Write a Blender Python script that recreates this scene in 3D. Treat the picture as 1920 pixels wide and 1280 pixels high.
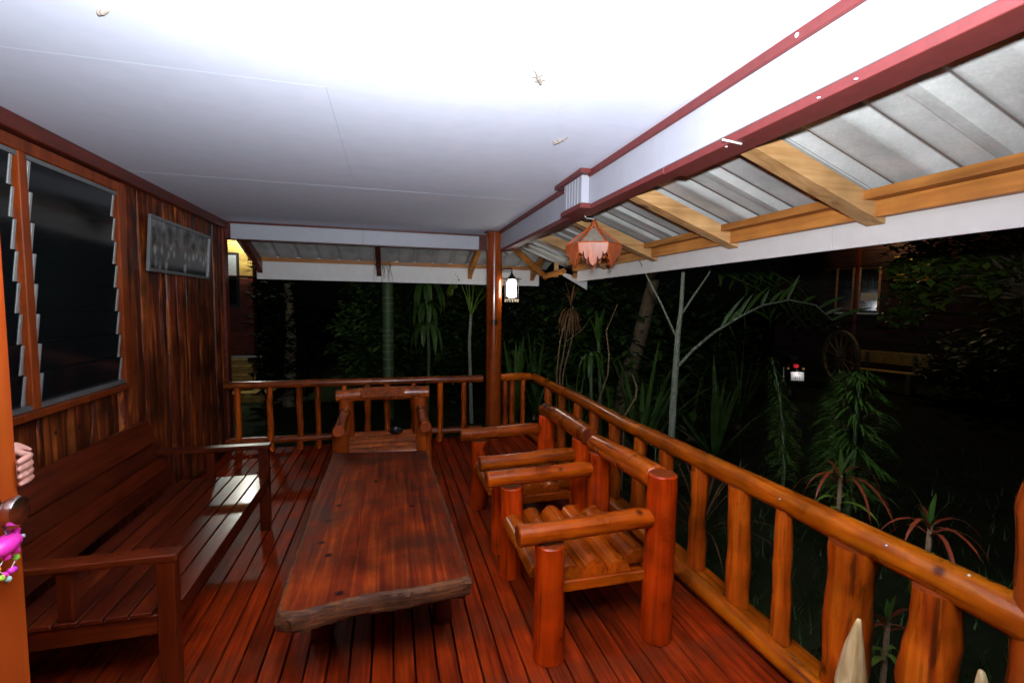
import bpy, bmesh, math, random
from mathutils import Vector, Matrix, noise
random.seed(7)
R = math.radians
S = bpy.context.scene
for o in list(bpy.data.objects): bpy.data.objects.remove(o)
C = S.collection

# ------------------------------------------------------------------ camera
CAM_H, CAM_F = 1.65, 869.94            # eye height (m), focal length in px of a 1920 px wide picture
YAW, PITCH, ROLL = .257907820, -.0754580309, .0140548687
_fw = Vector((math.sin(YAW)*math.cos(PITCH), math.cos(YAW)*math.cos(PITCH), math.sin(PITCH)))
_rt = _fw.cross(Vector((0, 0, 1))).normalized()
_up = _rt.cross(_fw)
_r2 = math.cos(ROLL)*_rt + math.sin(ROLL)*_up
_u2 = -math.sin(ROLL)*_rt + math.cos(ROLL)*_up
cam = bpy.data.objects.new('camera', bpy.data.cameras.new('camera'))
C.objects.link(cam)
cam.data.sensor_width = 36; cam.data.lens = CAM_F/1920*36
cam.data.clip_start = .02; cam.data.clip_end = 400
cam.matrix_world = Matrix(((_r2.x, _u2.x, -_fw.x, 0), (_r2.y, _u2.y, -_fw.y, 0), (_r2.z, _u2.z, -_fw.z, CAM_H), (0, 0, 0, 1)))
S.camera = cam

# ------------------------------------------------------------------ night sky, moon, exposure
W = bpy.data.worlds.new('World'); S.world = W; W.use_nodes = True
nt = W.node_tree; bgn = nt.nodes['Background']
sky = nt.nodes.new('ShaderNodeTexSky'); sky.sky_type = 'NISHITA'; sky.sun_disc = False
sky.sun_elevation = R(35); sky.sun_rotation = R(200)
nt.links.new(sky.outputs[0], bgn.inputs[0]); bgn.inputs[1].default_value = .00012
moon = bpy.data.lights.new('moon', 'SUN'); moon.energy = .004; moon.angle = R(.5); moon.color = (.8, .88, 1)
mo = bpy.data.objects.new('moon', moon); C.objects.link(mo); mo.rotation_euler = (R(55), 0, R(160))
S.view_settings.view_transform = 'Standard'; S.view_settings.look = 'None'
S.view_settings.exposure = 0; S.view_settings.gamma = 1
S.render.engine = 'CYCLES'
S.cycles.max_bounces = 6; S.cycles.diffuse_bounces = 3; S.cycles.glossy_bounces = 3
S.cycles.caustics_reflective = False; S.cycles.caustics_refractive = False

# the photographer's flash on top of the camera, head tilted up at the ceiling
FLASH_W, FLASH_EL, FLASH_AZ, FLASH_CONE = 950, 57, 5, 167
fl_ = bpy.data.lights.new('camera_flash', 'SPOT'); fl_.energy = FLASH_W; fl_.spot_size = R(FLASH_CONE); fl_.spot_blend = 1; fl_.shadow_soft_size = .035; fl_.color = (.88, .955, 1)
fo = bpy.data.objects.new('camera_flash', fl_); C.objects.link(fo); fo.location = (.06, .02, 1.82)
fo.rotation_euler = Vector((math.sin(R(FLASH_AZ))*math.cos(R(FLASH_EL)), math.cos(R(FLASH_AZ))*math.cos(R(FLASH_EL)), math.sin(R(FLASH_EL)))).to_track_quat('-Z', 'Y').to_euler()
POST_LAMP = Vector((1.412, 5.40, 1.845)); POST_LAMP_W = 95
NEIGHBOUR_LAMP = Vector((-2.72, 10.05, 3.12)); NEIGHBOUR_LAMP_W = 120
FAR_LAMP_W = 45
GROUND = -.15

# ------------------------------------------------------------------ picture point -> place
def ray(x, y):
    return _r2*((x-960)/CAM_F) + _u2*(-(y-640)/CAM_F) + _fw
def at(x, y, X=None, Y=None, Z=None, D=None):
    d = ray(x, y)
    if X is not None: t = X/d.x
    elif Y is not None: t = Y/d.y
    elif Z is not None: t = (Z-CAM_H)/d.z
    else: t = D/math.hypot(d.x, d.y)
    return Vector((0, 0, CAM_H)) + d*t

# ------------------------------------------------------------------ objects
OFF = {}
def mk(name, bm, mat, parent=None, smooth=False, loc=None):
    """one mesh object; vertices in world space are shifted into a thing made by thing_w"""
    off = OFF.get(parent.name) if parent is not None else None
    if off is not None: bmesh.ops.translate(bm, verts=bm.verts, vec=-off)
    bmesh.ops.recalc_face_normals(bm, faces=bm.faces)
    me = bpy.data.meshes.new(name); bm.to_mesh(me); bm.free()
    if smooth:
        me.polygons.foreach_set('use_smooth', [True]*len(me.polygons))
        try: me.set_sharp_from_angle(angle=R(42))
        except Exception: pass
    for m in (mat if isinstance(mat, (list, tuple)) else [mat]): me.materials.append(m)
    o = bpy.data.objects.new(name, me); C.objects.link(o)
    if parent is not None:
        o.parent = parent
        if off is not None: OFF[o.name] = off
    if loc is not None: o.location = loc
    return o
def inst(src, name, parent=None, loc=(0, 0, 0), rot=(0, 0, 0), scale=None):
    o = bpy.data.objects.new(name, src.data); C.objects.link(o)
    if parent is not None:
        o.parent = parent
    o.location = loc; o.rotation_euler = rot
    if scale: o.scale = scale
    return o
def tag(o, label, cat=None, group=None, kind=None):
    o['label'] = label
    if cat: o['category'] = cat
    if group: o['group'] = group
    if kind: o['kind'] = kind
    return o
def thing(name, label, cat, loc=(0, 0, 0), rz=0, group=None):
    o = bpy.data.objects.new(name, None); C.objects.link(o)
    o.location = loc; o.rotation_euler = (0, 0, rz); o.empty_display_size = .1
    return tag(o, label, cat, group)
def thing_w(name, label, cat, loc=(0, 0, 0), group=None):
    o = thing(name, label, cat, loc, 0, group); OFF[o.name] = Vector(loc); return o
def copy_tree(o, parent=None):
    c = o.copy(); C.objects.link(c); c.parent = parent
    for ch in [x for x in bpy.data.objects if x.parent == o]: copy_tree(ch, c)
    return c

# ------------------------------------------------------------------ shapes
def box(bm, x0, x1, y0, y1, z0, z1, bev=0, M=None):
    v = [bm.verts.new((x, y, z)) for z in (z0, z1) for y in (y0, y1) for x in (x0, x1)]
    fs = [bm.faces.new([v[i] for i in q]) for q in ((0, 2, 3, 1), (4, 5, 7, 6), (0, 1, 5, 4), (2, 6, 7, 3), (0, 4, 6, 2), (1, 3, 7, 5))]
    if bev:
        es = {e for f in fs for e in f.edges}
        r = bmesh.ops.bevel(bm, geom=list(es), offset=bev, segments=1, affect='EDGES')
        v = list({q for f in r['faces'] for q in f.verts} | {q for q in v if q.is_valid})
    if M is not None: bmesh.ops.transform(bm, matrix=M, verts=v)
    return v
def bmbox(*a, **k):
    bm = bmesh.new(); box(bm, *a, **k); return bm
def tube(bm, pts, rad, n=12, wob=0, seed=0, capround=0, sub=1):
    pts = [Vector(p) for p in pts]
    if not isinstance(rad, (list, tuple)): rad = [rad]*len(pts)
    P, Q = [], []
    for i in range(len(pts)-1):
        for k in range(sub):
            t = k/sub; P.append(pts[i].lerp(pts[i+1], t)); Q.append(rad[i]*(1-t)+rad[i+1]*t)
    P.append(pts[-1]); Q.append(rad[-1])
    if capround:
        d0 = (P[1]-P[0]).normalized(); d1 = (P[-1]-P[-2]).normalized()
        P = [P[0], P[0]+d0*capround] + P[1:-1] + [P[-1]-d1*capround, P[-1]]
        Q = [Q[0]-capround, Q[0]] + Q[1:-1] + [Q[-1], Q[-1]-capround]
    t0 = (P[1]-P[0]).normalized()
    a = Vector((0, 0, 1)) if abs(t0.z) < .9 else Vector((1, 0, 0))
    u = t0.cross(a).normalized(); rings = []; pt = t0
    for i, p in enumerate(P):
        t = (P[min(i+1, len(P)-1)]-P[max(i-1, 0)]).normalized()
        ax = pt.cross(t)
        if ax.length > 1e-6: u = Matrix.Rotation(pt.angle(t), 3, ax.normalized()) @ u
        u = (u - t*u.dot(t)).normalized(); w = t.cross(u); pt = t; ring = []
        for k in range(n):
            an = 2*math.pi*k/n; d = u*math.cos(an)+w*math.sin(an); r = Q[i]
            if wob:
                q = p*4.5 + d*.55 + Vector((seed*3.1, seed*1.7, seed*.7))
                r *= 1+wob*noise.noise(q)+wob*.5*noise.noise(q*2.3)
            ring.append(bm.verts.new(p+d*max(r, 1e-4)))
        rings.append(ring)
    for i in range(len(rings)-1):
        for k in range(n):
            bm.faces.new((rings[i][k], rings[i][(k+1) % n], rings[i+1][(k+1) % n], rings[i+1][k]))
    for f in (bm.faces.new(rings[0][::-1]), bm.faces.new(rings[-1])): f.material_index = 1
def bmtube(*a, **k):
    bm = bmesh.new(); tube(bm, *a, **k); return bm
def lathe(bm, prof, n=24, c=(0, 0, 0), rot=0):
    c = Vector(c); rings = []
    for r, z in prof:
        rings.append([bm.verts.new(c+Vector((r*math.cos(2*math.pi*k/n+rot), r*math.sin(2*math.pi*k/n+rot), z))) for k in range(n)])
    for i in range(len(rings)-1):
        for k in range(n):
            bm.faces.new((rings[i][k], rings[i][(k+1) % n], rings[i+1][(k+1) % n], rings[i+1][k]))
    bm.faces.new(rings[0][::-1]); bm.faces.new(rings[-1])
def prism(bm, poly, axis, a0, a1):
    """extrude a 2D outline along an axis: poly of (p,q)"""
    def pt(p, q, a):
        return {'x': (a, p, q), 'y': (p, a, q), 'z': (p, q, a)}[axis]
    A = [bm.verts.new(pt(p, q, a0)) for p, q in poly]; B = [bm.verts.new(pt(p, q, a1)) for p, q in poly]
    bm.faces.new(A); bm.faces.new(B[::-1]); n = len(poly)
    for i in range(n): bm.faces.new((A[i], B[i], B[(i+1) % n], A[(i+1) % n]))
def torus(bm, R1, r, n=32, m=8, M=Matrix()):
    V = [[bm.verts.new(M @ Vector(((R1+r*math.cos(b))*math.cos(a), (R1+r*math.cos(b))*math.sin(a), r*math.sin(b))))
          for b in (2*math.pi*j/m for j in range(m))] for a in (2*math.pi*i/n for i in range(n))]
    for i in range(n):
        for j in range(m):
            bm.faces.new((V[i][j], V[(i+1) % n][j], V[(i+1) % n][(j+1) % m], V[i][(j+1) % m]))

# ------------------------------------------------------------------ materials
def newmat(name):
    m = bpy.data.materials.new(name); m.use_nodes = True
    return m, m.node_tree, m.node_tree.nodes['Principled BSDF']
def N(t, typ, **k):
    n = t.nodes.new(typ)
    for a, b in k.items(): setattr(n, a, b)
    return n
def ramp(t, stops):
    r = N(t, 'ShaderNodeValToRGB'); e = r.color_ramp.elements
    while len(e) < len(stops): e.new(.5)
    for q, (p, c) in zip(e, stops): q.position = p; q.color = (*c, 1)
    return r
def plain(name, col, rough=.5, metal=0, emit=None, var=.12, bump=.15, scale=40, spec=.5):
    m, t, b = newmat(name)
    b.inputs['Roughness'].default_value = rough; b.inputs['Metallic'].default_value = metal
    b.inputs['Specular IOR Level'].default_value = spec
    co = N(t, 'ShaderNodeTexCoord'); nz = N(t, 'ShaderNodeTexNoise'); nz.inputs['Scale'].default_value = scale; nz.inputs['Detail'].default_value = 6
    t.links.new(co.outputs['Object'], nz.inputs['Vector'])
    r = ramp(t, [(.3, [c*(1-var) for c in col]), (.7, [min(1, c*(1+var)) for c in col])])
    t.links.new(nz.outputs[0], r.inputs[0]); t.links.new(r.outputs[0], b.inputs['Base Color'])
    if bump:
        bp = N(t, 'ShaderNodeBump'); bp.inputs['Strength'].default_value = bump; bp.inputs['Distance'].default_value = .003
        t.links.new(nz.outputs[0], bp.inputs['Height']); t.links.new(bp.outputs[0], b.inputs['Normal'])
    if emit:
        b.inputs['Emission Color'].default_value = (*emit[0], 1); b.inputs['Emission Strength'].default_value = emit[1]
    return m
def wood(name, dark, mid, light, axis='y', rough=.3, coat=.35, grain=1.0, knots=.0, bump=.25, var=.35, dirt=None, streak=0, spec=.3):
    m, t, b = newmat(name)
    co = N(t, 'ShaderNodeTexCoord'); oi = N(t, 'ShaderNodeObjectInfo')
    ad = N(t, 'ShaderNodeVectorMath', operation='MULTIPLY_ADD')
    cb = N(t, 'ShaderNodeCombineXYZ')
    for i in range(3): t.links.new(oi.outputs['Random'], cb.inputs[i])
    ad.inputs[1].default_value = (13.7, 9.1, 17.3)
    t.links.new(cb.outputs[0], ad.inputs[0]); t.links.new(co.outputs['Object'], ad.inputs[2])
    mp = N(t, 'ShaderNodeMapping'); sc = {'x': (.7, 14, 14), 'y': (14, .7, 14), 'z': (14, 14, .7)}[axis]
    mp.inputs['Scale'].default_value = [s*grain for s in sc]
    t.links.new(ad.outputs[0], mp.inputs[0])
    n1 = N(t, 'ShaderNodeTexNoise'); n1.inputs['Scale'].default_value = 2.2; n1.inputs['Detail'].default_value = 8; n1.inputs['Distortion'].default_value = .9
    t.links.new(mp.outputs[0], n1.inputs[0])
    n2 = N(t, 'ShaderNodeTexNoise'); n2.inputs['Scale'].default_value = 5; n2.inputs['Detail'].default_value = 5
    t.links.new(ad.outputs[0], n2.inputs[0])
    r = ramp(t, [(.28, dark), (.5, mid), (.74, light)]); t.links.new(n1.outputs[0], r.inputs[0])
    r2 = ramp(t, [(.3, (1-var,)*3), (.7, (1+var*.6,)*3)]); t.links.new(n2.outputs[0], r2.inputs[0])
    mx = N(t, 'ShaderNodeMix', data_type='RGBA', blend_type='MULTIPLY'); mx.inputs[0].default_value = 1
    t.links.new(r.outputs[0], mx.inputs[6]); t.links.new(r2.outputs[0], mx.inputs[7])
    hv = N(t, 'ShaderNodeHueSaturation'); mr = N(t, 'ShaderNodeMapRange'); mr.inputs[3].default_value = .72; mr.inputs[4].default_value = 1.22
    t.links.new(oi.outputs['Random'], mr.inputs[0]); t.links.new(mr.outputs[0], hv.inputs['Value'])
    t.links.new(mx.outputs[2], hv.inputs['Color']); last = hv.outputs[0]
    if knots:
        vo = N(t, 'ShaderNodeTexVoronoi'); vo.inputs['Scale'].default_value = knots
        t.links.new(ad.outputs[0], vo.inputs[0])
        kr = ramp(t, [(.05, (1, 1, 1)), (.12, (0, 0, 0))]); t.links.new(vo.outputs[0], kr.inputs[0])
        m3 = N(t, 'ShaderNodeMix', data_type='RGBA'); t.links.new(kr.outputs[0], m3.inputs[0])
        t.links.new(last, m3.inputs[6]); m3.inputs[7].default_value = (*[c*.25 for c in dark], 1); last = m3.outputs[2]
    if streak:
        mp5 = N(t, 'ShaderNodeMapping'); mp5.inputs['Scale'].default_value = {'x': (1.1, 46, 46), 'y': (46, 1.1, 46), 'z': (46, 46, 1.1)}[axis]
        t.links.new(ad.outputs[0], mp5.inputs[0]); n5 = N(t, 'ShaderNodeTexNoise'); n5.inputs['Scale'].default_value = 1.0; n5.inputs['Detail'].default_value = 3; t.links.new(mp5.outputs[0], n5.inputs[0])
        r5 = ramp(t, [(.60, (1, 1, 1)), (.70, (1-streak,)*3)]); t.links.new(n5.outputs[0], r5.inputs[0])
        m5 = N(t, 'ShaderNodeMix', data_type='RGBA', blend_type='MULTIPLY'); m5.inputs[0].default_value = 1
        t.links.new(last, m5.inputs[6]); t.links.new(r5.outputs[0], m5.inputs[7]); last = m5.outputs[2]
    if dirt:
        n4 = N(t, 'ShaderNodeTexNoise'); n4.inputs['Scale'].default_value = 2.1; n4.inputs['Detail'].default_value = 9; n4.inputs['Roughness'].default_value = .65
        t.links.new(co.outputs['Object'], n4.inputs[0])
        dr = ramp(t, [(.48, (0, 0, 0)), (.68, (.75,)*3)]); t.links.new(n4.outputs[0], dr.inputs[0])
        m4 = N(t, 'ShaderNodeMix', data_type='RGBA'); t.links.new(dr.outputs[0], m4.inputs[0])
        t.links.new(last, m4.inputs[6]); m4.inputs[7].default_value = (*dirt, 1); last = m4.outputs[2]
    t.links.new(last, b.inputs['Base Color'])
    rr = N(t, 'ShaderNodeMapRange'); rr.inputs[3].default_value = rough*.7; rr.inputs[4].default_value = min(1, rough*1.5)
    t.links.new(n2.outputs[0], rr.inputs[0]); t.links.new(rr.outputs[0], b.inputs['Roughness'])
    b.inputs['Specular IOR Level'].default_value = spec; b.inputs['Coat Weight'].default_value = coat; b.inputs['Coat Roughness'].default_value = rough*.6
    bp = N(t, 'ShaderNodeBump'); bp.inputs['Strength'].default_value = bump; bp.inputs['Distance'].default_value = .004
    t.links.new(n1.outputs[0], bp.inputs['Height']); t.links.new(bp.outputs[0], b.inputs['Normal'])
    return m
def leafmat(name, c, rough=.45, trans=.12, var=.4, spec=.2):
    m, t, b = newmat(name)
    co = N(t, 'ShaderNodeTexCoord'); oi = N(t, 'ShaderNodeObjectInfo')
    nz = N(t, 'ShaderNodeTexNoise'); nz.inputs['Scale'].default_value = 6; nz.inputs['Detail'].default_value = 4
    t.links.new(co.outputs['Object'], nz.inputs[0])
    r = ramp(t, [(.3, [x*(1-var) for x in c]), (.7, [x*(1+var) for x in c])]); t.links.new(nz.outputs[0], r.inputs[0])
    t.links.new(r.outputs[0], b.inputs['Base Color']); b.inputs['Roughness'].default_value = rough
    b.inputs['Specular IOR Level'].default_value = spec
    tr = N(t, 'ShaderNodeBsdfTranslucent'); t.links.new(r.outputs[0], tr.inputs[0])
    ms = N(t, 'ShaderNodeMixShader'); ms.inputs[0].default_value = trans
    out = t.nodes['Material Output']
    t.links.new(b.outputs[0], ms.inputs[1]); t.links.new(tr.outputs[0], ms.inputs[2]); t.links.new(ms.outputs[0], out.inputs[0])
    return m

V3 = Vector
M_floor = wood('floor_wood', (.10, .007, .001), (.26, .020, .001), (.38, .042, .003), 'y', .5, .02, 1.5, 0, .3, .5, dirt=(.13, .026, .008), spec=.12)
M_log = wood('log_wood', (.30, .020, .001), (.54, .042, .001), (.62, .075, .002), 'z', .28, .2, 1.1, 5.0, .35, .5, streak=.7)
M_logx = wood('log_wood_x', (.26, .026, .001), (.42, .064, .001), (.50, .105, .002), 'x', .26, .16, 1.1, 5.0, .35, .5, streak=.7)
M_logy = wood('log_wood_y', (.26, .030, .001), (.42, .068, .002), (.52, .115, .004), 'y', .26, .3, 1.1, 5.0, .35, .5, streak=.7)
M_rail = wood('rail_wood', (.32, .045, .001), (.52, .10, .002), (.62, .165, .004), 'y', .28, .3, 1.1, 5.0, .35, .5, streak=.7)
M_railx = wood('rail_wood_x', (.20, .03, .004), (.36, .065, .007), (.46, .11, .012), 'x', .3, .45, 1.1, 5.0, .35, .5, streak=.7)
M_rpost = wood('rail_post_wood', (.24, .026, .001), (.44, .070, .002), (.58, .13, .005), 'z', .34, .25, 1.1, 5.0, .35, .5, streak=.7)
M_table = wood('table_wood', (.05, .004, .001), (.12, .013, .001), (.20, .032, .003), 'y', .6, .02, .9, 5.0, .4, .6, dirt=(.036, .010, .003), spec=.1)
M_bark = wood('bark_edge', (.03, .010, .003), (.085, .026, .007), (.17, .062, .016), 'x', .75, 0, 2.5, 0, .9, .6)
M_bench = wood('bench_teak', (.034, .003, .001), (.082, .008, .001), (.125, .017, .002), 'y', .30, .2, 1.0, 0, .2, .35)
M_benchx = wood('bench_teak_x', (.042, .004, .001), (.09, .010, .001), (.135, .020, .003), 'x', .32, .12, 1.0, 0, .2, .35)
M_benchz = wood('bench_teak_z', (.045, .005, .001), (.095, .010, .001), (.14, .020, .003), 'z', .34, .12, 1.0, 0, .2, .35)
M_plank = wood('wall_plank', (.022, .003, .001), (.14, .018, .002), (.42, .11, .012), 'z', .5, .06, 1.0, 6.0, .6, .8)
M_trimw = wood('trim_wood', (.12, .016, .002), (.22, .034, .003), (.28, .05, .005), 'z', .4, .15, .8, 0, .15, .25)
M_cornice = wood('cornice_wood', (.06, .01, .005), (.11, .018, .009), (.15, .025, .012), 'y', .4, .2, .8, 0, .15, .25)
M_door = wood('door_wood', (.18, .018, .001), (.27, .036, .001), (.31, .052, .002), 'z', .5, .05, .5, 0, .08, .18)
M_rafter = wood('rafter_wood', (.28, .13, .045), (.43, .23, .09), (.54, .32, .14), 'x', .6, .02, .8, 2.5, .2, .25)
M_eave = wood('eave_wood', (.26, .085, .018), (.42, .155, .032), (.52, .22, .05), 'y', .5, .08, .8, 2.0, .2, .25)
M_eavex = wood('eave_wood_x', (.26, .085, .018), (.42, .155, .032), (.52, .22, .05), 'x', .5, .08, .8, 2.0, .2, .25)
M_post = wood('post_wood', (.15, .020, .002), (.28, .045, .004), (.36, .07, .006), 'z', .22, .5, .45, 2.0, .1, .25)
M_end = wood('end_grain', (.15, .018, .002), (.27, .038, .003), (.37, .065, .007), 'z', .5, .1, 2.0, 0, .4, .4)
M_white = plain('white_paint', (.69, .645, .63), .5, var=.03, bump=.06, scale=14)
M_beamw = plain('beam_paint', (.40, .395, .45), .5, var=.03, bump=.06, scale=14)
M_ceil = plain('ceiling_paint', (.74, .77, .92), .65, var=.025, bump=.05, scale=9)
M_red = plain('red_oxide_paint', (.15, .023, .021), .5, var=.12, bump=.1, scale=25)
M_screw = plain('white_screw', (.8, .8, .8), .4)
M_alu = plain('aluminium', (.24, .245, .24), .4, .6, var=.08, bump=.05)
M_alu2 = plain('mill_aluminium', (.36, .37, .355), .38, .3, var=.1, bump=.05)
M_steel = plain('brushed_steel', (.55, .53, .5), .2, 1, var=.08, bump=.05)
M_black = plain('black_plastic', (.012, .012, .013), .35, var=.2, bump=.05)
M_rubber = plain('tyre_rubber', (.01, .01, .01), .7, var=.3, bump=.3)
M_iron = plain('black_iron', (.03, .025, .025), .4, .5, var=.2)
M_pink = plain('pink_plastic', (.75, .03, .35), .35, var=.08)
M_skin = plain('skin', (.42, .19, .13), .5, var=.15, bump=.2, scale=60)
M_horn = wood('horn', (.30, .16, .045), (.52, .36, .16), (.66, .52, .30), 'z', .4, .2, 1.2, 0, .25, .3)
M_bone = plain('bone', (.5, .42, .3), .6, var=.2, bump=.3)
M_gecko = plain('gecko_skin', (.34, .28, .23), .6, var=.35, bump=.3, scale=120)
M_wire = plain('white_cable', (.75, .72, .68), .5, var=.05, bump=0)
M_terra = wood('lantern_wood', (.26, .045, .010), (.40, .080, .020), (.50, .12, .035), 'z', .45, .15, 1.0, 0, .2, .3)
M_fabric = plain('grey_fabric', (.08, .09, .12), .9, var=.3, bump=.4, scale=200)
M_hair = plain('black_hair', (.012, .01, .009), .45, var=.3, bump=.5, scale=200)
M_dirtwood = wood('old_wood', (.16, .12, .07), (.30, .22, .13), (.42, .32, .2), 'x', .7, 0, 1, 0, .5, .4)
M_yplank = wood('bench_plank_far', (.60, .34, .07), (.76, .46, .10), (.84, .56, .16), 'y', .5, .05, 1, 1.5, .3, .3)
def roofsheet():
    m, t, b = newmat('fibre_cement'); co = N(t, 'ShaderNodeTexCoord')
    n1 = N(t, 'ShaderNodeTexNoise'); n1.inputs['Scale'].default_value = 3; n1.inputs['Detail'].default_value = 9; n1.inputs['Roughness'].default_value = .7
    n2 = N(t, 'ShaderNodeTexNoise'); n2.inputs['Scale'].default_value = 90; n2.inputs['Detail'].default_value = 4
    for n in (n1, n2): t.links.new(co.outputs['Object'], n.inputs[0])
    r = ramp(t, [(.3, (.32, .315, .305)), (.55, (.45, .44, .43)), (.78, (.56, .55, .535))]); t.links.new(n1.outputs[0], r.inputs[0])
    r2 = ramp(t, [(.45, (.95,)*3), (.7, (1.05,)*3)]); t.links.new(n2.outputs[0], r2.inputs[0])
    mx = N(t, 'ShaderNodeMix', data_type='RGBA', blend_type='MULTIPLY'); mx.inputs[0].default_value = 1
    t.links.new(r.outputs[0], mx.inputs[6]); t.links.new(r2.outputs[0], mx.inputs[7]); t.links.new(mx.outputs[2], b.inputs['Base Color'])
    b.inputs['Roughness'].default_value = .75
    bp = N(t, 'ShaderNodeBump'); bp.inputs['Strength'].default_value = .3; bp.inputs['Distance'].default_value = .003
    t.links.new(n2.outputs[0], bp.inputs['Height']); t.links.new(bp.outputs[0], b.inputs['Normal']); return m
M_sheet = roofsheet()
def glassdark():
    m, t, b = newmat('louvre_glass')
    b.inputs['Base Color'].default_value = (.006, .007, .008, 1); b.inputs['Roughness'].default_value = .08
    b.inputs['Specular IOR Level'].default_value = .5
    nz = N(t, 'ShaderNodeTexNoise'); nz.inputs['Scale'].default_value = 8
    rr = N(t, 'ShaderNodeMapRange'); rr.inputs[3].default_value = .05; rr.inputs[4].default_value = .16
    t.links.new(nz.outputs[0], rr.inputs[0]); t.links.new(rr.outputs[0], b.inputs['Roughness']); return m
M_glass = glassdark()
def groundmat():
    m, t, b = newmat('ground_soil'); co = N(t, 'ShaderNodeTexCoord')
    n1 = N(t, 'ShaderNodeTexNoise'); n1.inputs['Scale'].default_value = 1.3; n1.inputs['Detail'].default_value = 10; n1.inputs['Roughness'].default_value = .7
    t.links.new(co.outputs['Object'], n1.inputs[0])
    r = ramp(t, [(.35, (.008, .011, .004)), (.55, (.018, .024, .007)), (.75, (.032, .030, .014))]); t.links.new(n1.outputs[0], r.inputs[0])
    t.links.new(r.outputs[0], b.inputs['Base Color']); b.inputs['Roughness'].default_value = .95; b.inputs['Specular IOR Level'].default_value = .1
    bp = N(t, 'ShaderNodeBump'); bp.inputs['Strength'].default_value = .8; bp.inputs['Distance'].default_value = .05
    t.links.new(n1.outputs[0], bp.inputs['Height']); t.links.new(bp.outputs[0], b.inputs['Normal']); return m
M_ground = groundmat()
M_leaf = leafmat('leaf_green', (.034, .074, .010))
M_leafd = leafmat('leaf_dark', (.042, .085, .017), .4)
M_leafy = leafmat('leaf_yellowgreen', (.10, .15, .018))
M_leafr = leafmat('leaf_red', (.15, .028, .010), .4)
M_leafdry = leafmat('leaf_dry', (.16, .075, .03), .7)
M_stem = plain('green_stem', (.035, .065, .016), .6, var=.35, bump=.3, scale=30)
M_greystem = plain('grey_green_bark', (.17, .19, .13), .7, var=.3, bump=.4, scale=30)
M_bark2 = plain('palm_bark', (.13, .09, .05), .85, var=.45, bump=.8, scale=18)
M_twig = plain('dry_twig', (.17, .10, .05), .8, var=.3, bump=.3)

# ================================================================== GROUND
bm = bmesh.new(); g = 40
V = [[bm.verts.new((-120+i*8, -60+j*8, GROUND)) for j in range(g+1)] for i in range(g+1)]
for i in range(g):
    for j in range(g): bm.faces.new((V[i][j], V[i+1][j], V[i+1][j+1], V[i][j+1]))
gr = mk('ground', bm, M_ground); gr['kind'] = 'structure'

# ================================================================== VERANDA FLOOR
XL, XR, YB = -1.78, 1.78, 5.6
floor = mk('floor', bmbox(XL, 1.9, -.3, 5.75, -.15, -.09), M_cornice); floor['kind'] = 'structure'
pk = None; x = .007-.0485-.0972*18; i = 0
bmj = [bmbox(XL+.003, 1.897, y, y+.06, -.0895, -.0265) for y in (.1, .9, 1.7, 2.5, 3.3, 4.1, 4.9, 5.6)]
for b_ in bmj: mk('joist', b_, M_cornice, floor)
while x < 1.9:
    if x > XL+.02:
        if pk is None:
            pk = mk('floor_plank', bmbox(-.0445, .0445, -.28, 5.74, -.026, 0, .003), M_floor, floor); pk.location = (x, 0, 0)
        else: inst(pk, 'floor_plank', floor, (x, random.uniform(-.012, .012), random.uniform(-.0012, .0012)))
    x += .0972

# ================================================================== HOUSE WALL (left) with louvre windows
wall = thing_w('house_wall', 'dark red wooden plank house wall with irregular bark-edged boards behind the bench', 'wall', (XL-.06, 2.9, 0))
mk('backing', bmbox(XL-.10, XL-.03, .38, 2.02, -.09, 2.6), M_cornice, wall)
mk('backing', bmbox(XL-.10, XL-.03, 2.02, 3.74, -.09, 1.06), M_cornice, wall)
mk('backing', bmbox(XL-.10, XL-.03, 2.02, 3.74, 2.40, 2.6), M_cornice, wall)
mk('backing', bmbox(XL-.10, XL-.03, 3.74, 5.86, -.09, 2.6), M_cornice, wall)
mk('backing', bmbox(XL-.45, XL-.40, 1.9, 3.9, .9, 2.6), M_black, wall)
def slab(y0, y1, z0, z1, x0, th, seed, name='wall_plank'):
    bm = bmesh.new(); n = 22; L_, R_ = [], []
    for i in range(n+1):
        z = z0+(z1-z0)*i/n
        a = .5*noise.noise(V3((seed*2.7, z*2.2, 0)))+.3*noise.noise(V3((seed*2.7, z*6, 3)))
        c = .5*noise.noise(V3((seed*2.7, z*2.2, 9)))+.3*noise.noise(V3((seed*2.7, z*6, 12)))
        d = .25*noise.noise(V3((seed*1.3, z*1.5, 5)))
        L_.append((y0+a*.075, z)); R_.append((y1+c*.075, z))
    rows = []
    for (ya, z), (yb, _) in zip(L_, R_):
        w = yb-ya
        rows.append([bm.verts.new((x0, ya, z)), bm.verts.new((x0+th*.55, ya+.004, z)), bm.verts.new((x0+th, ya+w*.18, z)),
                     bm.verts.new((x0+th*(1+.12*noise.noise(V3((seed, z*3, 1)))), ya+w*.55, z)), bm.verts.new((x0+th, ya+w*.85, z)),
                     bm.verts.new((x0+th*.5, yb-.004, z)), bm.verts.new((x0, yb, z))])
    for i in range(n):
        for k in range(6): bm.faces.new((rows[i][k], rows[i][k+1], rows[i+1][k+1], rows[i+1][k]))
    bm.faces.new(rows[0]); bm.faces.new(rows[-1][::-1])
    return mk(name, bm, M_plank, wall, True)
y = .42; k = 0
while y < 5.78:
    w = random.choice((.11, .16, .2, .23, .26))*random.uniform(.9, 1.1); th = random.uniform(.014, .036); x0 = XL-.028+random.uniform(0, .004)
    ym = y+w/2
    if 2.03 < ym < 3.80: slab(y, y+w-.006, .02, 1.045, x0, th, k)
    else: slab(y, y+w-.006, .02, 2.47, x0, th, k)
    y += w; k += 1
    if random.random() < .3: y += .02
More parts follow.
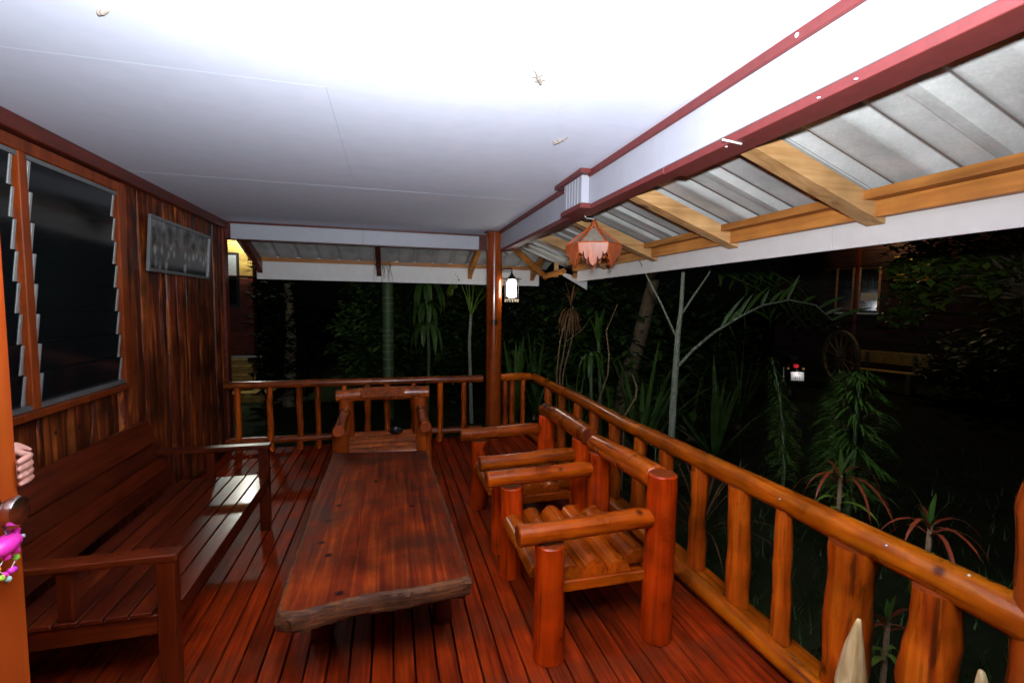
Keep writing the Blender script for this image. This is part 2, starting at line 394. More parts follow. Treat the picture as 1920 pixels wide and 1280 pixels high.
# window surround boards
for (a, b_, c, d) in ((2.855, 2.912, 1.09, 2.375), (3.715, 3.80, 1.05, 2.44), (2.02, 2.07, 1.05, 2.44)):
    mk('window_jamb', bmbox(XL-.03, XL+.035, a, b_, c, d, .004), M_trimw, wall)
mk('window_head', bmbox(XL-.03, XL+.032, 2.071, 3.714, 2.376, 2.44, .004), M_trimw, wall)
mk('window_sill', bmbox(XL-.03, XL+.05, 2.071, 3.714, 1.048, 1.088, .004), M_trimw, wall)
mk('cornice', bmbox(XL-.03, XL+.055, .39, 5.80, 2.455, 2.538, .006), M_cornice, wall)
cp = thing_w('corner_post', 'dark red square corner post at the end of the plank wall', 'post', (XL, 5.80, -.09))
mk('shaft', bmbox(XL-.02, XL+.03, 5.785, 5.90, -.09, 2.535, .004), M_cornice, cp)
def louvre(y0, y1, label):
    w = thing_w('louvre_window', label, 'window', (XL, (y0+y1)/2, 1.09))
    z0, z1 = 1.092, 2.372
    fr = bmesh.new()
    box(fr, XL-.02, XL+.030, y0+.001, y1-.001, z1-.024, z1-.001); box(fr, XL-.02, XL+.030, y0+.001, y1-.001, z0+.001, z0+.024)
    box(fr, XL-.02, XL+.004, y0+.001, y0+.02, z0+.0245, z1-.0245); box(fr, XL-.02, XL+.004, y1-.02, y1-.001, z0+.0245, z1-.0245)
    mk('frame', fr, M_alu, w)
    n = 8; p = (z1-z0-.05)/n
    for i in range(n):
        zc = z0+.025+p*(i+.5); M = Matrix.Translation((XL+.012, 0, zc)) @ Matrix.Rotation(R(7), 4, 'Y')
        bl = mk('glass_blade', bmbox(-.003, .003, y0+.035, y1-.035, -p*.54, p*.54, M=M), M_glass, w)
        for ya, yb in ((y0+.0215, y0+.040), (y1-.040, y1-.0215)):
            q = bmesh.new(); box(q, -.007, .007, ya, yb, -p*.49, p*.49, .002, M=M)
            mk('blade_clip', q, M_alu2, bl)
    return w
louvre(2.912, 3.715, 'black glass louvre window beside the framed group photograph')
louvre(2.07, 2.855, 'black glass louvre window beside the orange door, partly hidden by it')

# framed photograph
pic = thing_w('framed_picture', 'framed black and white group photograph hung high on the plank wall', 'picture', (XL+.03, 4.65, 1.87))
def photoprint():
    m, t, b = newmat('group_photo_print'); co = N(t, 'ShaderNodeTexCoord'); sp = N(t, 'ShaderNodeSeparateXYZ')
    t.links.new(co.outputs['Generated'], sp.inputs[0])
    mp = N(t, 'ShaderNodeMapping'); mp.inputs['Scale'].default_value = (0, 15, 3.2); t.links.new(co.outputs['Generated'], mp.inputs[0])
    vo = N(t, 'ShaderNodeTexVoronoi'); vo.inputs['Scale'].default_value = 1; vo.inputs['Randomness'].default_value = .75
    t.links.new(mp.outputs[0], vo.inputs[0])
    fig = ramp(t, [(.18, (.30,)*3), (.36, (.11,)*3), (.55, (.02,)*3)]); t.links.new(vo.outputs[0], fig.inputs[0])
    mp2 = N(t, 'ShaderNodeMapping'); mp2.inputs['Scale'].default_value = (0, 6, 2.0); t.links.new(co.outputs['Generated'], mp2.inputs[0])
    nz = N(t, 'ShaderNodeTexNoise'); nz.inputs['Scale'].default_value = 1.6; nz.inputs['Detail'].default_value = 8; t.links.new(mp2.outputs[0], nz.inputs[0])
    bgc = ramp(t, [(.35, (.04,)*3), (.65, (.22,)*3)]); t.links.new(nz.outputs[0], bgc.inputs[0])
    mk_ = ramp(t, [(.46, (1,)*3), (.58, (0,)*3)]); t.links.new(sp.outputs[2], mk_.inputs[0])
    mx = N(t, 'ShaderNodeMix', data_type='RGBA'); t.links.new(mk_.outputs[0], mx.inputs[0])
    t.links.new(bgc.outputs[0], mx.inputs[6]); t.links.new(fig.outputs[0], mx.inputs[7]); t.links.new(mx.outputs[2], b.inputs['Base Color'])
    b.inputs['Roughness'].default_value = .15; return m
MT = Matrix.Translation((XL+.034, 0, 1.875)) @ Matrix.Rotation(R(4), 4, 'Y')
mk('print', bmbox(0, .006, 4.075, 5.225, .025, .395, M=MT), photoprint(), pic)
fr = bmesh.new()
for a in ((4.05, 5.25, 0, .025), (4.05, 5.25, .395, .42), (4.05, 4.075, .0255, .3945), (5.225, 5.25, .0255, .3945)): box(fr, -.004, .018, *a, .002, M=MT)
mk('frame', fr, M_alu, pic)
mk('hanger', bmbox(XL-.02, XL+.057, 4.63, 4.67, 2.24, 2.26), M_iron, pic)

# ================================================================== FRONT WALL + DOOR beside the camera
fw = thing_w('front_wall', 'plank wall round the doorway where the open orange door hangs', 'wall', (-1.3, .38, 0))
mk('wall_panel', bmbox(XL-.03, -.93, .30, .38, -.09, 2.6), M_cornice, fw)
mk('door_post', bmbox(-.929, -.83, .28, .40, -.09, 2.53, .004), M_trimw, fw)
door = thing_w('open_door', 'bright orange varnished wooden door standing open at the edge of the veranda', 'door', (-.82, .45, .01))
mk('leaf', bmbox(-.84, -.80, .405, 1.248, .012, 2.05, .004), M_door, door)
kn = bmesh.new(); prof = [(.031, 0), (.033, .006), (.014, .010), (.012, .028), (.026, .036), (.031, .048), (.028, .058), (.012, .062)]
lathe(kn, prof, 24); bmesh.ops.transform(kn, matrix=Matrix.Translation((-.7995, 1.158, 1.215)) @ Matrix.Rotation(R(90), 4, 'Y'), verts=kn.verts)
mk('door_knob', kn, M_steel, door, True)
kc = thing_w('key_charm', 'pink toy charm on a chain with coloured beads hanging from the door knob', 'charm', (-.765, 1.165, 1.06))
bm = bmesh.new()
for i in range(9):
    a = i/8; torus(bm, .004, .0011, 10, 5, Matrix.Translation((-.765, 1.163+.010*a, 1.187-.032*a)) @ Matrix.Rotation(R(90*(i % 2)), 4, 'Z') @ Matrix.Rotation(R(90), 4, 'X'))
mk('chain', bm, M_steel, kc, True)
bm = bmesh.new()
tube(bm, [(-.765, 1.12, 1.128), (-.765, 1.14, 1.132), (-.765, 1.165, 1.135), (-.765, 1.19, 1.138), (-.765, 1.204, 1.140)], [.012, .023, .026, .021, .010], 14, sub=3)
tube(bm, [(-.76, 1.188, 1.15), (-.756, 1.192, 1.166)], [.010, .007], 10); tube(bm, [(-.772, 1.188, 1.15), (-.776, 1.190, 1.164)], [.009, .006], 10)
tube(bm, [(-.757, 1.15, 1.12), (-.755, 1.152, 1.105)], [.009, .008], 10); tube(bm, [(-.757, 1.18, 1.122), (-.755, 1.184, 1.106)], [.009, .008], 10)
mk('toy_body', bm, M_pink, kc, True)
bm = bmesh.new(); lathe(bm, [(.001, -.005), (.006, -.003), (.006, .003), (.001, .005)], 10, (-.757, 1.207, 1.137)); mk('snout', bm, M_white, kc, True)
bc = [(.75, .25, .02), (.35, .6, .04), (.75, .03, .35), (.45, .6, .5), (.7, .04, .4), (.55, .02, .45), (.3, .55, .05)]
for i, col in enumerate(bc):
    a = i/6; p = V3((-.762, 1.128+.062*a, 1.088-.030*math.sin(math.pi*a)-.012*(i % 2)))
    bm = bmesh.new(); bmesh.ops.create_uvsphere(bm, u_segments=10, v_segments=6, radius=.0085, matrix=Matrix.Translation(p))
    mk('bead', bm, plain('bead_colour', col, .3, var=.05, bump=0), kc, True)
mk('string', bmtube([(-.763, 1.165, 1.118), (-.762, 1.145, 1.098), (-.762, 1.128, 1.088), (-.762, 1.159, 1.054), (-.762, 1.19, 1.085), (-.763, 1.17, 1.118)], .0016, 6), M_wire, kc)

kc.scale = (.8, .8, .8); kc.location = (-.765, 1.150, 1.088)
# ------------------------------------------------------------------ person behind the door, hand on its edge
def skinmesh(bm, nodes, n=14):
    for pts, rad in nodes: tube(bm, pts, rad, n, sub=3, capround=0)
hx, hz = -.82, 1.285
bm = bmesh.new()
skinmesh(bm, [([(-1.22, .98, .09), (-1.23, .98, .30), (-1.22, .99, .48), (-1.21, 1.0, .72), (-1.19, 1.0, .92)], [.04, .055, .055, .08, .085]),
              ([(-1.42, .98, .09), (-1.42, .98, .30), (-1.42, .99, .48), (-1.42, 1.0, .72), (-1.41, 1.0, .92)], [.04, .055, .055, .08, .085]),
              ([(-1.30, 1.0, .86), (-1.30, 1.0, 1.0), (-1.30, .99, 1.15), (-1.30, .98, 1.30), (-1.30, .98, 1.40), (-1.30, .99, 1.46)], [.14, .145, .13, .15, .12, .06]),
              ([(-1.30, .99, 1.42), (-1.30, 1.0, 1.52)], [.055, .05]),
              ([(-1.30, 1.01, 1.50), (-1.30, 1.02, 1.56), (-1.30, 1.01, 1.64), (-1.30, 1.0, 1.70), (-1.30, 1.0, 1.73)], [.05, .075, .09, .075, .03]),
              ([(-1.16, .98, 1.36), (-1.08, 1.0, 1.14), (-1.05, 1.03, 1.08)], [.06, .045, .042]),
              ([(-1.05, 1.03, 1.08), (-.95, 1.13, 1.18), (-.885, 1.215, 1.265)], [.042, .036, .026]),
              ([(-1.44, .98, 1.36), (-1.50, .97, 1.12), (-1.48, 1.02, .92), (-1.47, 1.04, .82)], [.06, .045, .032, .028]),
              ([(-1.30, 1.10, 1.60), (-1.30, 1.115, 1.585)], [.014, .012]),
              ([(-1.21, .98, .06), (-1.21, 1.07, .045), (-1.21, 1.13, .035)], [.04, .035, .022]), ([(-1.42, .98, .06), (-1.42, 1.07, .045), (-1.42, 1.13, .035)], [.04, .035, .022])])
# palm behind the door edge and five fingers over it
skinmesh(bm, [([(-.885, 1.215, 1.265), (-.872, 1.240, 1.280), (-.862, 1.258, 1.285)], [.026, .036, .030])])
for i, (dz, ln, cu) in enumerate(((.022, .9, -.004), (.005, 1.0, .003), (-.012, 1.0, .000), (-.028, .8, -.008))):
    z = hz+dz
    tube(bm, [(-.868, 1.258, z), (-.846, 1.276+cu, z+.002), (-.818, 1.280+cu, z-.002), (-.792, 1.272, z-.005*ln-.004), (-.787, 1.248, z-.010), (-.789, 1.230+.01*(1-ln), z-.014)],
         [.0088, .0090, .0084, .0080, .0074, .0055], 12, sub=3)
tube(bm, [(-.870, 1.250, 1.300), (-.850, 1.268, 1.318), (-.824, 1.285, 1.318), (-.806, 1.302, 1.302)], [.011, .0105, .0095, .005], 12, sub=3)
person = mk('person', bm, M_skin, None, True)
tag(person, 'person hidden behind the orange door with fingers curled round its edge', 'person')
rm = person.modifiers.new('union', 'REMESH'); rm.mode = 'VOXEL'; rm.voxel_size = .0035; rm.use_smooth_shade = True
sm = person.modifiers.new('soft', 'SMOOTH'); sm.factor = .5; sm.iterations = 3
bm = bmesh.new(); skinmesh(bm, [([(-1.30, 1.0, .84), (-1.30, 1.0, 1.0), (-1.30, .99, 1.15), (-1.30, .98, 1.30), (-1.30, .98, 1.40), (-1.30, .99, 1.44)], [.155, .16, .145, .165, .135, .075]),
    ([(-1.17, .98, 1.36), (-1.11, .99, 1.2)], [.075, .065]), ([(-1.43, .98, 1.36), (-1.49, .97, 1.2)], [.075, .065])]); mk('shirt', bm, M_fabric, person, True)
bm = bmesh.new(); skinmesh(bm, [([(-1.22, .98, .14), (-1.22, .99, .48), (-1.20, 1.0, .90)], [.065, .075, .105]), ([(-1.42, .98, .14), (-1.42, .99, .48), (-1.41, 1.0, .90)], [.065, .075, .105]), ([(-1.30, 1.0, .82), (-1.30, 1.0, .95)], [.15, .158])]); mk('trousers', bm, M_black, person, True)
bm = bmesh.new(); skinmesh(bm, [([(-1.30, .98, 1.56), (-1.30, .975, 1.64), (-1.30, .985, 1.71), (-1.30, .99, 1.75)], [.06, .092, .085, .035])]); mk('hair', bm, M_hair, person, True)

# ================================================================== CEILING
CZ = 2.54
ceil = mk('ceiling', bmbox(XL-.1, 1.27, -.3, 5.9, CZ+.012, CZ+.05), M_ceil); ceil['kind'] = 'structure'
for (y0, y1, cuts) in ((-.3, .41, (.6,)), (.41, 2.12, (.75,)), (2.12, 3.83, (-.25,)), (3.83, 5.54, (.35,)), (5.54, 5.84, (-.25,))):
    xs = [XL+.0, *cuts, 1.268]
    for a, b_ in zip(xs, xs[1:]):
        dz = random.uniform(0, .0008)
        mk('ceiling_panel', bmbox(a+.0006, b_-.0006, y0+.0009, y1-.0009, CZ-dz, CZ+.0118), M_ceil, ceil)
# edge beam on the right
beam = thing_w('edge_beam', 'white boxed beam with red oxide edges running along the ceiling edge', 'beam', (1.33, 2.7, 2.32))
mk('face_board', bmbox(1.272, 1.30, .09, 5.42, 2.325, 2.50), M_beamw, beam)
mk('upper_channel', bmbox(1.258, 1.30, .09, 5.42, 2.501, 2.568, .002), M_red, beam)
lc = mk('lower_channel', bmbox(1.276, 1.40, .09, 2.02, 2.290, 2.3245, .002), M_red, beam)
mk('lower_channel', bmbox(1.276, 1.375, 2.03, 5.42, 2.296, 2.3245, .002), M_red, beam)
mk('outer_face', bmbox(1.301, 1.40, .09, 5.42, 2.3255, 2.60), M_red, beam)
jc = bmesh.new(); box(jc, 1.215, 1.271, 2.88, 3.20, 2.33, 2.512, .004)
for yy in (2.94, 2.99, 3.04, 3.09, 3.14): box(jc, 1.2125, 1.2155, yy, yy+.012, 2.335, 2.508)
mk('joint_cover', jc, M_beamw, beam)
mk('joint_plate', bmbox(1.185, 1.257, 2.83, 3.32, 2.5135, 2.539, .002), M_red, beam)
mk('joint_plate', bmbox(1.20, 1.2755, 2.86, 3.22, 2.295, 2.3285, .002), M_red, beam)
def screw(p, nrm, parent, r=.006):
    bm = bmesh.new(); lathe(bm, [(r, 0), (r*.8, .002), (r*.2, .003)], 10)
    M = Matrix.Translation(p) @ V3(nrm).to_track_quat('Z', 'Y').to_matrix().to_4x4(); bmesh.ops.transform(bm, matrix=M, verts=bm.verts)
    mk('screw', bm, M_screw, parent)
screw(at(1494, 66, X=1.2575), (-1, 0, 0), beam, .0075)
for (px_, py_) in ((1535, 183), (1605, 148), (1362, 275)): screw(at(px_, py_, Z=2.2895), (0, 0, -1), beam, .0055)
mk('seam_strip', bmtube([at(1355, 262, Z=2.288), at(1372, 266, Z=2.286), at(1390, 270, Z=2.287)], .004, 6), M_wire, beam)
# back header
hd = thing_w('header_beam', 'white painted header beam across the far end of the ceiling', 'beam', (-.3, 5.82, 2.35))
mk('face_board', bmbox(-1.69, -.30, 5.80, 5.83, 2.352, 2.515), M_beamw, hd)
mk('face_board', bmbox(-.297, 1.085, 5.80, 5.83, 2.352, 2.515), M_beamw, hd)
mk('upper_channel', bmbox(-1.745, 1.19, 5.79, 5.86, 2.516, 2.536), M_cornice, hd)
mk('core', bmbox(-1.745, 1.25, 5.832, 5.90, 2.345, 2.515), M_cornice, hd)
mk('end_block', bmbox(-1.745, -1.692, 5.795, 5.831, 2.345, 2.515), M_cornice, hd)
mk('end_block', bmbox(1.087, 1.24, 5.795, 5.831, 2.345, 2.515), M_cornice, hd)

# ================================================================== LEAN-TO ROOFS
SL = .364
def zsheet(X): return 2.205-SL*(X-2.05)
def profile(u):           # u in metres, period .25: flat pan, round hump upward
    t = (u % .25)/.25
    if t < .62: return .0035*math.sin(t/.62*math.pi)
    return .042*math.sin((t-.62)/.38*math.pi)**1.3
def sheet_mesh(width, length, z_drop):
    """pan along +Y width, slope down along +X"""
    bm = bmesh.new(); nu = int(width/.25*16); nv = 3; T, B = [], []
    for j in range(nv+1):
        x = length*j/nv
        T.append([bm.verts.new((x, width*i/nu, -z_drop*j/nv+profile(width*i/nu)+.006)) for i in range(nu+1)])
        B.append([bm.verts.new((x, width*i/nu, -z_drop*j/nv+profile(width*i/nu))) for i in range(nu+1)])
    for j in range(nv):
        for i in range(nu):
            bm.faces.new((T[j][i], T[j][i+1], T[j+1][i+1], T[j+1][i])); bm.faces.new((B[j][i], B[j+1][i], B[j+1][i+1], B[j][i+1]))
        bm.faces.new((T[j][0], T[j+1][0], B[j+1][0], B[j][0])); bm.faces.new((T[j][nu], B[j][nu], B[j+1][nu], T[j+1][nu]))
    for i in range(nu):
        bm.faces.new((T[0][i], B[0][i], B[0][i+1], T[0][i+1])); bm.faces.new((T[nv][i], T[nv][i+1], B[nv][i+1], B[nv][i]))
    return bm
rr = thing('lean_to_roof', 'grey corrugated lean-to roof with wooden rafters and white fascia above the log railing', 'roof', (2.2, 2.7, 1.955))
rl = V3((2.2, 2.7, 1.955))
X0 = 1.405; Ls = .90; s0 = None; y = -.35; i = 0
while y < 5.2:
    p = V3((X0, y, zsheet(X0)+.0075*(i % 2)))-rl
    if s0 is None: s0 = mk('roof_sheet', sheet_mesh(.545, Ls, SL*Ls), M_sheet, rr, True); s0.location = p
    else: inst(s0, 'roof_sheet', rr, p)
    y += .5; i += 1
OFF[rr.name] = rl
def rafter(bm, Y, x0=1.402, x1=2.172, w=.085, d=.092):
    za, zb = zsheet(x0)-.022, zsheet(x1)-.022
    v = [bm.verts.new(q) for q in ((x0, Y-w/2, za-d), (x1, Y-w/2, zb-d), (x1, Y-w/2, zb), (x0, Y-w/2, za), (x0, Y+w/2, za-d), (x1, Y+w/2, zb-d), (x1, Y+w/2, zb), (x0, Y+w/2, za))]
    for q in ((0, 1, 2, 3), (7, 6, 5, 4), (0, 4, 5, 1), (1, 5, 6, 2), (2, 6, 7, 3), (3, 7, 4, 0)): bm.faces.new([v[k] for k in q])
for Y in (.75, 1.68, 2.60, 3.53, 4.46):
    bm = bmesh.new(); rafter(bm, Y); mk('rafter', bm, M_rafter, rr)
zb = zsheet(2.05)
mk('batten', bmbox(2.035, 2.106, -.35, 5.20, zb-.062, zb-.022), M_eave, rr)
mk('batten', bmbox(1.46, 1.50, -.35, 5.20, zsheet(1.48)-.032, zsheet(1.48)-.012), M_eave, rr)
mk('eave_board', bmbox(2.108, 2.142, -.35, 5.22, 2.072, 2.148, .002), M_eave, rr)
for a, b_ in ((-.35, 1.9), (1.903, 3.95), (3.953, 5.235)):
    mk('fascia_board', bmbox(2.18, 2.20, a, b_, 1.957, 2.235), M_white, rr)
bm = bmesh.new(); prism(bm, [(2.02, 2.065), (2.02, 2.03), (2.335, 1.866), (2.335, 1.985)], 'y', 5.29, 5.312); mk('barge_board', bm, M_white, rr)
mk('barge_block', bmbox(2.14, 2.176, 5.236, 5.289, 2.0, 2.06), M_eave, rr)
# back lean-to
rb = thing('lean_to_roof', 'grey corrugated lean-to roof over the far end railing with white fascia', 'roof', (0, 6.7, 1.96))
bl_ = V3((0, 6.7, 1.96)); OFFB = bl_
def zback(Y): return 2.245-.30*(Y-6.66)
x = -1.75; i = 0
while x < 2.0:
    p = V3((x+.545, 5.905, zback(5.905)+.0075*(i % 2)))-bl_
    inst(s0, 'roof_sheet', rb, p, (0, 0, R(90)), (.93, 1, .83)); x += .5; i += 1
OFF[rb.name] = bl_
mk('fascia_board', bmbox(-1.66, -.105, 6.69, 6.71, 1.958, 2.25), M_white, rb)
mk('fascia_board', bmbox(-.102, 2.17, 6.69, 6.71, 1.958, 2.25), M_white, rb)
mk('eave_board', bmbox(-1.75, 2.17, 6.64, 6.672, 2.185, 2.236), M_eavex, rb)
for X in (-1.62, -.14, 1.12, 2.06):
    bm = bmesh.new(); prism(bm, [(5.903, zback(5.903)-.02), (6.688, zback(6.688)-.02), (6.688, zback(6.688)-.20), (6.62, zback(6.62)-.16), (5.903, zback(5.903)-.09)], 'x', X-.03, X+.03)
    mk('rafter', bm, M_cornice if X < 0 else M_eavex, rb)
# hip pieces at the corner
hp = thing_w('hip_rafter', 'orange wooden hip rafter and strut where the two lean-to roofs meet', 'rafter', (1.9, 5.8, 2.05))
bm = bmesh.new(); tube(bm, [(1.38, 5.43, 2.395), (2.10, 6.15, 2.06)], .048, 4); mk('rafter', bm, M_eavex, hp)
bm = bmesh.new(); tube(bm, [(2.02, 5.262, 2.08), (2.02, 6.0, 2.06)], .035, 4); mk('tie', bm, M_eave, hp)
mk('strut', bmbox(2.03, 2.075, 5.60, 5.645, 2.03, 2.21), M_rafter, hp)

# ================================================================== POST, RAILINGS
post = thing_w('log_post', 'tall varnished round log post carrying the lit lantern', 'post', (1.22, 5.5, -.09))
mk('shaft', bmtube([(1.225, 5.5, -.09), (1.222, 5.5, .8), (1.219, 5.5, 1.6), (1.217, 5.5, 2.5145)], [.098, .094, .094, .096], 28, .03, 3, sub=6), M_post, post, True)
mk('cap_block', bmbox(1.11, 1.2575, 5.43, 5.585, 2.515, 2.5375), M_cornice, post)
mk('lamp_cable', bmtube([(1.257, 5.44, 2.50), (1.31, 5.40, 2.50), (1.33, 5.395, 2.40), (1.345, 5.395, 2.29), (1.40, 5.395, 2.285)], .005, 6), M_wire, post)

HZ = .75
rail = thing_w('log_railing', 'orange varnished log railing with thick knotty posts along the garden side', 'railing', (XR, 3.2, 0))
pts = [(1.81, .83, HZ+.0), (1.80, 1.25, HZ+.012), (1.80, 1.75, HZ+.006), (1.775, 2.4, HZ+.01), (1.765, 3.2, HZ), (1.78, 4.2, HZ+.012), (1.775, 5.05, HZ+.005), (1.785, 5.62, HZ)]
mk('handrail', bmtube(pts, [.064, .060, .056, .054, .053, .052, .05, .05], 18, .09, 2, .006, 6), M_rail, rail, True)
mk('bottom_rail', bmtube([(1.70, .90, .062), (1.72, 1.4, .066), (1.715, 2.2, .06), (1.725, 3.4, .064), (1.72, 5.6, .06)], [.058, .05, .052, .05, .05], 14, .12, 5, .004, 7), M_rail, rail, True)
mk('bottom_plate', bmbox(1.76, 1.86, .90, 5.7, .001, .085, .006), M_rail, rail)
psts = [(1.09, .085, .07), (1.385, .078, .085), (1.70, .043, .040), (1.99, .052, .062), (2.33, .050, .055), (2.68, .048, .05), (3.02, .055, .05), (3.4, .046, .05), (3.8, .05, .05), (4.2, .046, .045), (4.62, .05, .045), (5.05, .045, .045)]
for i, (Y, r0, r1) in enumerate(psts):
    lean = random.uniform(-.02, .02)
    mk('rail_post', bmtube([(1.79, Y-.5*lean, .086), (1.79, Y, .28), (1.785, Y+.3*lean, .5), (1.785, Y+lean, HZ-.03)], [r0, (r0+r1)/2*1.04, (r0+r1)/2*.97, r1*.92], 18, .24, i+11, 0, 7), [M_rpost, M_end], rail, True)
for (px_, py_) in ((1462, 935), (1662, 1022), (1817, 1078)):
    screw(at(px_, py_, X=1.742), (-1, 0, .6), rail, .0042)
newel = thing_w('newel_post', 'knotty round newel log where the handrail ends', 'post', (1.83, .835, 0))
mk('shaft', bmtube([(1.83, .835, 0), (1.83, .84, .45), (1.83, .835, .78), (1.82, .83, 1.08), (1.83, .835, 1.24), (1.83, .835, 1.32)], [.075, .070, .072, .084, .07, .055], 18, .14, 31, .012, 5), M_post, newel, True)

railb = thing_w('log_railing', 'log railing with slim spindles across the far end of the veranda', 'railing', (0, YB, 0))
mk('handrail', bmtube([(-1.745, 5.62, HZ-.006), (-.7, 5.61, HZ+.002), (.3, 5.61, HZ+.004), (1.11, 5.60, HZ+.004)], [.040, .043, .042, .046], 16, .06, 8, .004, 8), M_railx, railb, True)
mk('handrail', bmtube([(1.325, 5.60, HZ+.01), (1.55, 5.61, HZ+.016), (1.735, 5.63, HZ+.010)], [.046, .048, .046], 16, .06, 9, .004, 5), M_rail, railb, True)
mk('bottom_rail', bmtube([(-1.745, 5.62, .12), (0, 5.62, .125), (1.10, 5.62, .12)], .040, 12, .08, 4, 0, 8), M_railx, railb, True)
mk('bottom_rail', bmtube([(1.33, 5.62, .12), (1.735, 5.62, .12)], .040, 12, .08, 4, 0, 4), M_railx, railb, True)
for i, X in enumerate((-1.62, -1.30, -.995, -.80, -.515, -.26, -.04, .27, .585, .875, 1.40, 1.49, 1.63)):
    r = .030+.008*random.random()
    mk('spindle', bmtube([(X, 5.615, .001), (X+.006, 5.615, .3), (X, 5.615, .55), (X+.003, 5.615, HZ-.02)], [r*1.1, r*.95, r*1.05, r*.95], 12, .2, i+41, 0, 4), M_rpost, railb, True)

# ================================================================== TABLE
tb = thing_w('slab_table', 'low wooden table with a thick rough-edged slab top', 'table', (-.06, 2.85, 0))
def slabtop():
    bm = bmesh.new(); zt, th = .47, .088
    corner = [(-.446, 3.86), (.285, 3.78), (.318, 2.9), (.338, 1.915), (.10, 1.885), (-.15, 1.88), (-.37, 1.835), (-.433, 1.865), (-.452, 2.8)]
    out = []
    n = len(corner)
    for i in range(n):
        a, b_ = V3((*corner[i], 0)), V3((*corner[(i+1) % n], 0)); m = max(2, int((b_-a).length/.011))
        for k in range(m): out.append(a.lerp(b_, k/m))
    rings = []; c = V3((-.06, 2.85, 0))
    levels = [(zt, .020), (zt-.006, .006), (zt-.022, -.002), (zt-.045, 0), (zt-.068, .002), (zt-th+.006, .010), (zt-th, .024)]
    for li, (z, ins) in enumerate(levels):
        ring = []
        for p in out:
            d = (c-p); d.x *= 2.2; d = d.normalized()
            near = max(0, min(1, (2.25-p.y)/.3))
            amp = .003+.008*near
            w = noise.noise(V3((p.x*16, p.y*16, z*30)))*amp + noise.noise(V3((p.x*45, p.y*45, z*70)))*amp*.6
            q = p+d*(ins+w); q.z = z-.0025*near*noise.noise(V3((p.x*20, p.y*20, 4)))*(1 if li < 2 else 0); ring.append(bm.verts.new(q))
        rings.append(ring)
    for a, b_ in zip(rings, rings[1:]):
        for k in range(len(out)):
            f = bm.faces.new((a[k], a[(k+1) % len(out)], b_[(k+1) % len(out)], b_[k])); f.material_index = 1
    f1 = bm.faces.new(rings[0]); f2 = bm.faces.new(rings[-1][::-1])
    bmesh.ops.triangulate(bm, faces=[f1, f2]); return bm
top = mk('tabletop', slabtop(), [M_table, M_bark], tb, True)
for Y in (2.34, 3.42):
    for X in (-.33, .255):
        mk('leg', bmtube([(X, Y, .001), (X, Y, .2), (X, Y, .388)], [.052, .046, .055], 8, .08, Y+X, .004, 2), M_cornice, tb)
    mk('cross_beam', bmbox(-.30, .22, Y-.03, Y+.03, .16, .23, .006), M_cornice, tb)
mk('stretcher', bmbox(-.09, -.03, 2.371, 3.389, .165, .225, .006), M_cornice, tb)
mk('beam_end', bmbox(.322, .365, 2.235, 2.305, .165, .225, .006), M_cornice, tb)

# ================================================================== LOG ARMCHAIRS
def make_chair(ML, MX, MY, over_both=False, slab=False):
    t = thing('log_armchair', '', 'armchair')            # local: faces -x, width along y
    hw = .35
    for s in (-1, 1):
        mk('front_leg', bmtube([(-.285, s*hw, 0), (-.283, s*hw, .3), (-.287, s*hw, .56)], [.073, .070, .067], 20, .055, 1+s, .005, 5), [ML, M_end], t, True)
        tall = s < 0 and not over_both
        pts = [(.285, s*hw, 0), (.288, s*hw, .45), (.292, s*hw, .845)] if tall else [(.285, s*hw, 0), (.288, s*hw, .45), (.292, s*hw, .735)]
        mk('back_leg', bmtube(pts, [.077, .074, .070], 20, .055, 5+s, .008, 5), [ML, M_end], t, True)
        mk('armrest', bmtube([(-.445, s*hw, .610), (-.1, s*hw, .617), (.16, s*hw, .630), (.235, s*hw, .622)], [.050, .046, .049, .044], 18, .075, 9+s, .007, 5), [MX, M_end], t, True)
    y0 = -hw-.09 if over_both else -hw+.055
    mk('back_rail', bmtube([(.304, y0, .796 if not over_both else .775), (.308, -.1, .788 if not over_both else .776), (.308, .12, .778), (.304, hw+.10, .762)], [.064, .067, .065, .058], 18, .06, 3, .010, 6), [MY, M_end], t, True)
    if slab: mk('back_slab', bmbox(.235, .262, -.20, .22, .745, .835, .012), MY, t)
    for x in (-.285, .285): mk('seat_rail', bmtube([(x, -hw+.06, .335), (x, hw-.06, .335)], .042, 14, .06, 6, 0, 5), MY, t, True)
    for s in (-1, 1): mk('side_rail', bmbox(-.225, .22, s*(hw-.028)-.022, s*(hw-.028)+.022, .30, .355, .006), MX, t)
    for i in range(5):
        x = -.30+i*.128; r = .062+.004*((i*7) % 3-1)
        bm = bmesh.new(); n = 10; rg = random.Random(i)
        prof = [(x-r, .3565)]+[(x-r*math.cos(math.pi*k/n), .362+r*rg.uniform(.93, 1.05)*math.sin(math.pi*k/n)) for k in range(n+1)]+[(x+r, .3565)]
        hl = hw-.015+rg.uniform(-.02, .012) if abs(x) < .2 else hw-.078
        prism(bm, prof, 'y', -hl, hl); mk('seat_log', bm, MY, t, True)
    return t
ch = make_chair(M_log, M_logx, M_logy)
ch.location = (1.0, 2.31, 0); ch['label'] = 'orange log armchair with thick legs nearest the open door end of the railing'
c2 = make_chair(M_log, M_logx, M_logy, True); c2.location = (1.0, 3.31, 0); c2.rotation_euler.z = R(1.5); c2['label'] = 'orange log armchair against the railing, closer to the round log post'
c3 = make_chair(M_post, M_post, M_railx, True, True); c3.location = (-.06, 4.40, 0); c3.rotation_euler.z = R(90); c3['label'] = 'darker log armchair at the far head of the slab table, black ashtray on its seat'
for c in (ch, c2, c3): c['group'] = 'log armchairs around the slab table'
ash = thing_w('black_ashtray', 'small round black ashtray lying on the seat of the far armchair', 'ashtray', (.05, 4.42, .426))
